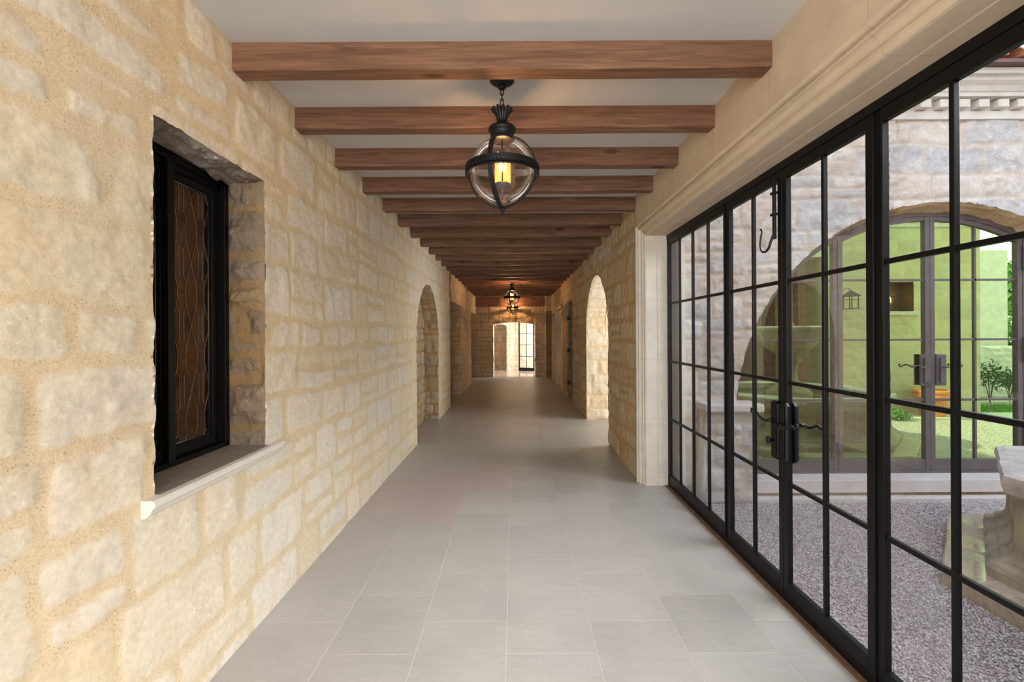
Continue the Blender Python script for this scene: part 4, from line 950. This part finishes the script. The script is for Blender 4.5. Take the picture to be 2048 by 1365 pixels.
b = MB(); b.loft([octring(1.28, .505, 30, jit=.004), octring(1.30, .52, 30, jit=.006), octring(1.325, .535, 30, jit=.006), octring(1.335, .60, 30, jit=.007, sd=2), octring(1.325, .645, 30, jit=.006, sd=2), octring(1.28, .658, 30, jit=.004), octring(1.06, .66, 30, jit=.003), octring(1.03, .64, 30), octring(1.03, .2, 30)]); b.build('basin_rim', M['fountrim'], ft)
b = MB(); b.add(octring(1.03, .56), [tuple(range(8))]); b.build('water', M['water'], ft)
b = MB(); b.lathe([(.34, .2), (.34, .62), (.28, .66), (.20, .72), (.14, .82), (.12, .95), (.15, 1.08), (.20, 1.14), (.15, 1.20), (.18, 1.24)], n=28); b.build('pedestal', M['fount'], ft)
b = MB(); pr = [(.12, 1.22), (.24, 1.27), (.36, 1.36), (.45, 1.48), (.52, 1.56), (.53, 1.60), (.56, 1.63), (.575, 1.67), (.55, 1.70), (.50, 1.69), (.40, 1.55), (.0, 1.45)]
V = []; n = 72
b.lathe(pr, n=n)
for i, (r_, z) in enumerate(pr):
    if 0 < i < 8:
        for k in range(n):
            x_, y_, z_ = b.v[i * n + k]; f = 1 + .03 * math.cos(k / n * 2 * PI * 24); b.v[i * n + k] = (x_ * f, y_ * f, z_)
b.build('bowl', M['fountrim'], ft)
b = MB(); b.lathe([(.05, 1.45), (.07, 1.55), (.05, 1.65), (.09, 1.72), (.06, 1.78), (.03, 1.86), (0, 1.9)], n=16); b.build('spout', M['fount'], ft)

# ------------------------------------------------------------------ opposite wing, seen as a reflection in the green glass
S = Stone(); YO = 0.34
S.plane(1, YO, 1, (6.60, 9.9), (GZ, 3.9), 0.03, mi=0, seed=91, relief=0.008, rough=0.006, hole=sd_rect(7.95, 8.50, 2.03, 2.67), ch=(.22, .34), bl=(.35, .7), mort=.008)
S.plane(1, YO - .32, 1, (7.9, 8.55), (1.98, 2.72), .05, mi=1, seed=92)
for x0, x1, z0, z1 in ((7.95, 7.95, 2.03, 2.67), (8.5, 8.5, 2.03, 2.67)): S.quad([(x0, YO, z0), (x0, YO - .32, z0), (x0, YO - .32, z1), (x0, YO, z1)], 1)
for z in (2.03, 2.67): S.quad([(7.95, YO, z), (8.5, YO, z), (8.5, YO - .32, z), (7.95, YO - .32, z)], 1)
S.plane(0, 6.60, -1, (-1.5, YO), (GZ, 3.9), .05, seed=93); S.plane(0, 9.9, 1, (-1.5, YO), (GZ, 3.9), .05, seed=94)
S.plane(1, -1.5, 1, (1.7, 6.6), (GZ, 3.9), .06, mi=1, seed=95)
M['darkniche'] = simple('dark_niche', (0.09, 0.055, 0.035), 0.8, 0, 0.3, 14)
o = S.build('wall_opposite', [M['extyel'], M['darkniche']]); tag(o, 'yellow stone courtyard wall reflected in the arched glass, with a small square niche', 'wall', kind='structure')
b = MB(); b.loft([[(x, 2 * (YO + 4.8) / 2 - y + YO - YO + 0, z) for y, z in [(4.80, 3.82), (4.755, 3.82), (4.755, 3.90), (4.775, 3.90), (4.775, 4.01), (4.66, 4.01), (4.61, 4.09), (4.55, 4.15), (4.50, 4.21), (5.2, 4.25)]] for x in (6.5, 9.95)], closed=False)
x = 6.6
while x < 9.9: b.box(x, x + .12, YO + .02, YO + .11, 3.915, 4.0); x += .3
b.box(7.88, 8.57, YO - .1, YO + .05, 1.95, 2.03, bev=.01); b.box(1.7, 6.55, -1.5, YO, 3.2, 3.35)
o = b.build('trim_2', M['extsmooth']); tag(o, 'pale cornice with dentils on the opposite courtyard wall', 'cornice', kind='structure')
sc = empty('candle_sconce', (8.10, YO - .30, 2.2)); tag(sc, 'small iron candle sconce glowing in the square niche, reflected in the glass', 'sconce')
b = MB(); b.box(-.03, .03, -.01, .01, -.1, .1, bev=.004)
for s_ in (-1, 1): b.tube(smooth_path([(0, .01, -.06), (s_ * .03, .05, -.09), (s_ * .07, .08, -.06), (s_ * .08, .09, .0)]), .006, 6)
b.build('bracket', M['iron'], sc)
for s_ in (-1, 1):
    b = MB(); b.lathe([(0, 0), (.012, 0), (.012, .08), (0, .08)], (s_ * .08, .09, 0), 10); c = b.build('candle', M['cream'], sc)
    b = MB(); b.lathe([(.004, 0), (.010, .015), (.006, .035), (0, .05)], (s_ * .08, .09, .08), 8); b.build('flame', M['flame'], c)
light('sconce_light', 'POINT', (0, .12, .14), 3, (1, .5, .15), parent=sc, shadow_soft_size=.03)
wl = empty('wall_lantern', (6.95, YO, 2.35)); tag(wl, 'dark square lantern with a peaked roof bracketed to the opposite wall, reflected in the glass', 'lantern')
b = MB(); b.tube([(0, 0, .1), (0, .15, .18), (0, .28, .12)], .008, 6); b.build('bracket', M['iron'], wl)
b = MB(); b.lathe([(0, .12), (.03, .10), (.17, 0), (.17, -.015), (0, -.015)], (0, .28, 0), 4, smooth=False, a0=PI / 4); b.build('lantern_roof', M['iron'], wl)
b = MB()
for sx in (-1, 1):
    for sy in (-1, 1): b.box(sx * .09 - .008, sx * .09 + .008, .28 + sy * .09 - .008, .28 + sy * .09 + .008, -.26, -.015)
b.box(-.1, .1, .18, .38, -.28, -.26); b.box(-.1, .1, .18, .38, -.09, -.08); b.build('cage', M['iron'], wl)
for i, px_ in enumerate((5.2, 6.15)):
    b = MB(); b.box(px_ - .09, px_ + .09, .12, .30, GZ, 3.2, bev=.01); o = b.build('porch_post', M['timber']); tag(o, ('left' if i == 0 else 'right') + ' brown timber porch post behind the fountain, reflected in the arched glass', 'post')
pt = empty('plant_pot', (8.5, .75, GZ)); tag(pt, 'orange terracotta pot beside the opposite wall, reflected in the right glass leaf', 'pot')
b = MB(); b.lathe([(0, .01), (.19, .01), (.20, .03), (.25, .36), (.255, .38), (.30, .39), (.31, .41), (.31, .45), (.30, .46), (.31, .47), (.315, .53), (.30, .55), (.27, .55), (.26, .5), (0, .48)], n=32); b.build('pot', M['terracotta'], pt)
b = MB()
b.box(7.6, 13.0, .45, 1.05, GZ - .05, GZ + .02, bev=.01); o = b.build('path_slab', M['paving']); tag(o, 'pale paving slab path at the foot of the opposite wall, reflected in the glass', 'paving')
# leafy things
def leafball(name, c, r_, n, size, m_, seed, squash=1.0, parent=None, hollow=.4):
    rs = np.random.RandomState(seed); d = rs.normal(size=(n, 3)); d /= np.linalg.norm(d, axis=1)[:, None]; rad = r_ * rs.uniform(hollow, 1, n) ** .6
    lump = 1 + .25 * np.sin(d[:, 0] * 5 + seed) * np.cos(d[:, 1] * 4 + d[:, 2] * 5)
    p = d * (rad * lump)[:, None]; p[:, 2] *= squash; a_ = rs.normal(size=(n, 3)); a_ /= np.linalg.norm(a_, axis=1)[:, None]; bb = np.cross(a_, d + .3 * rs.normal(size=(n, 3))); bb /= np.maximum(np.linalg.norm(bb, axis=1), 1e-6)[:, None]
    s_ = size * rs.uniform(.6, 1.3, n)[:, None]; p = p + np.array(c)
    V = np.stack((p - a_ * s_, p + bb * s_ * .4, p + a_ * s_, p - bb * s_ * .4), 1).reshape(-1, 3); m2 = MB(); m2.add(V.tolist(), [(4 * i, 4 * i + 1, 4 * i + 2, 4 * i + 3) for i in range(n)])
    return m2.build(name, m_, parent, fix=False)
o = leafball('low_shrub', (7.55, 1.0, GZ + .08), .24, 700, .03, M['leaf'], 3, .5); tag(o, 'small round green plant at the foot of the opposite wall, left of the pot', 'plant')
for i, (x, y, h_, lab) in enumerate(((11.4, -.9, .9, 'leafy shrub beside the grass strip, left one of the garden shrubs'), (12.2, -1.2, .7, 'low leafy shrub in the middle of the garden bed'), (12.9, -1.1, 1.0, 'leafy shrub against the garden stone wall, right one of the garden shrubs'))):
    e_ = empty('garden_shrub', (x, y, GZ)); tag(e_, lab, 'shrub', 'garden shrubs reflected in the glass')
    leafball('foliage', (0, 0, h_ * .75), h_ * .42, 420, .045, M['leafdark'], 10 + i, parent=e_, hollow=.2)
    b = MB()
    for k in range(5): b.tube([(0, 0, 0), (.05 * math.cos(k * 1.3), .05 * math.sin(k * 1.3), h_ * .4), (.15 * math.cos(k * 1.3), .15 * math.sin(k * 1.3), h_ * .8)], .008, 5)
    b.build('stem', M['bark'], e_)
rs = np.random.RandomState(12); n = 5000; m2 = MB(); V = []; F = []
for i in range(n):
    x, y = rs.uniform(9.9, 15), rs.uniform(-.4, .35); h_ = rs.uniform(.06, .14); a_ = rs.rand() * 6.28; w_ = .006; lx, ly = rs.uniform(-.04, .04, 2)
    V += [(x - w_ * math.cos(a_), y - w_ * math.sin(a_), GZ), (x + w_ * math.cos(a_), y + w_ * math.sin(a_), GZ), (x + lx, y + ly, GZ + h_)]; F.append((3 * i, 3 * i + 1, 3 * i + 2))
m2.add(V, F); o = m2.build('grass', M['grass'], fix=False); tag(o, 'strip of bright green grass beside the garden path, reflected in the glass', 'grass', kind='stuff')
S = Stone(); S.plane(1, -2.0, 1, (10.0, 18.0), (GZ, 1.2), .04, seed=97, relief=.03, rough=.02, ch=(.10, .18), bl=(.25, .6)); S.box(10, 18, -2.4, -2.01, GZ, 1.2, 0)
o = S.build('garden_wall', [M['extsmooth']]); tag(o, 'low rough white stone garden retaining wall behind the shrubs, reflected in the glass', 'garden wall')
b = MB(); b.box(12.6, 14.0, -3.2, -2.9, GZ, 3.9); o = b.build('garden_pier', M['extsmooth']); tag(o, 'tall pale stone pier in the garden, reflected in the right panes', 'pier')
for i, (x, y, z, r_, lab) in enumerate(((15.6, -4.0, 2.4, 1.6, 'bushy green tree in the garden at the right of the reflection'), (11.6, -8.0, 4.0, 2.3, 'tall green tree behind the garden pier, reflected in the glass'), (20.5, -6.0, 3.6, 2.2, 'garden tree farthest right in the reflection'))):
    e_ = empty('garden_tree', (x, y, GZ)); tag(e_, lab, 'tree', 'garden trees reflected in the glass')
    leafball('foliage', (0, 0, z), r_, 3500, .11, M['leaf'], 30 + i, parent=e_, hollow=.3)
    b = MB(); b.tube([(0, 0, 0), (.1, 0, z * .5), (0, .05, z)], [.13, .1, .06], 8); b.build('trunk', M['bark'], e_)
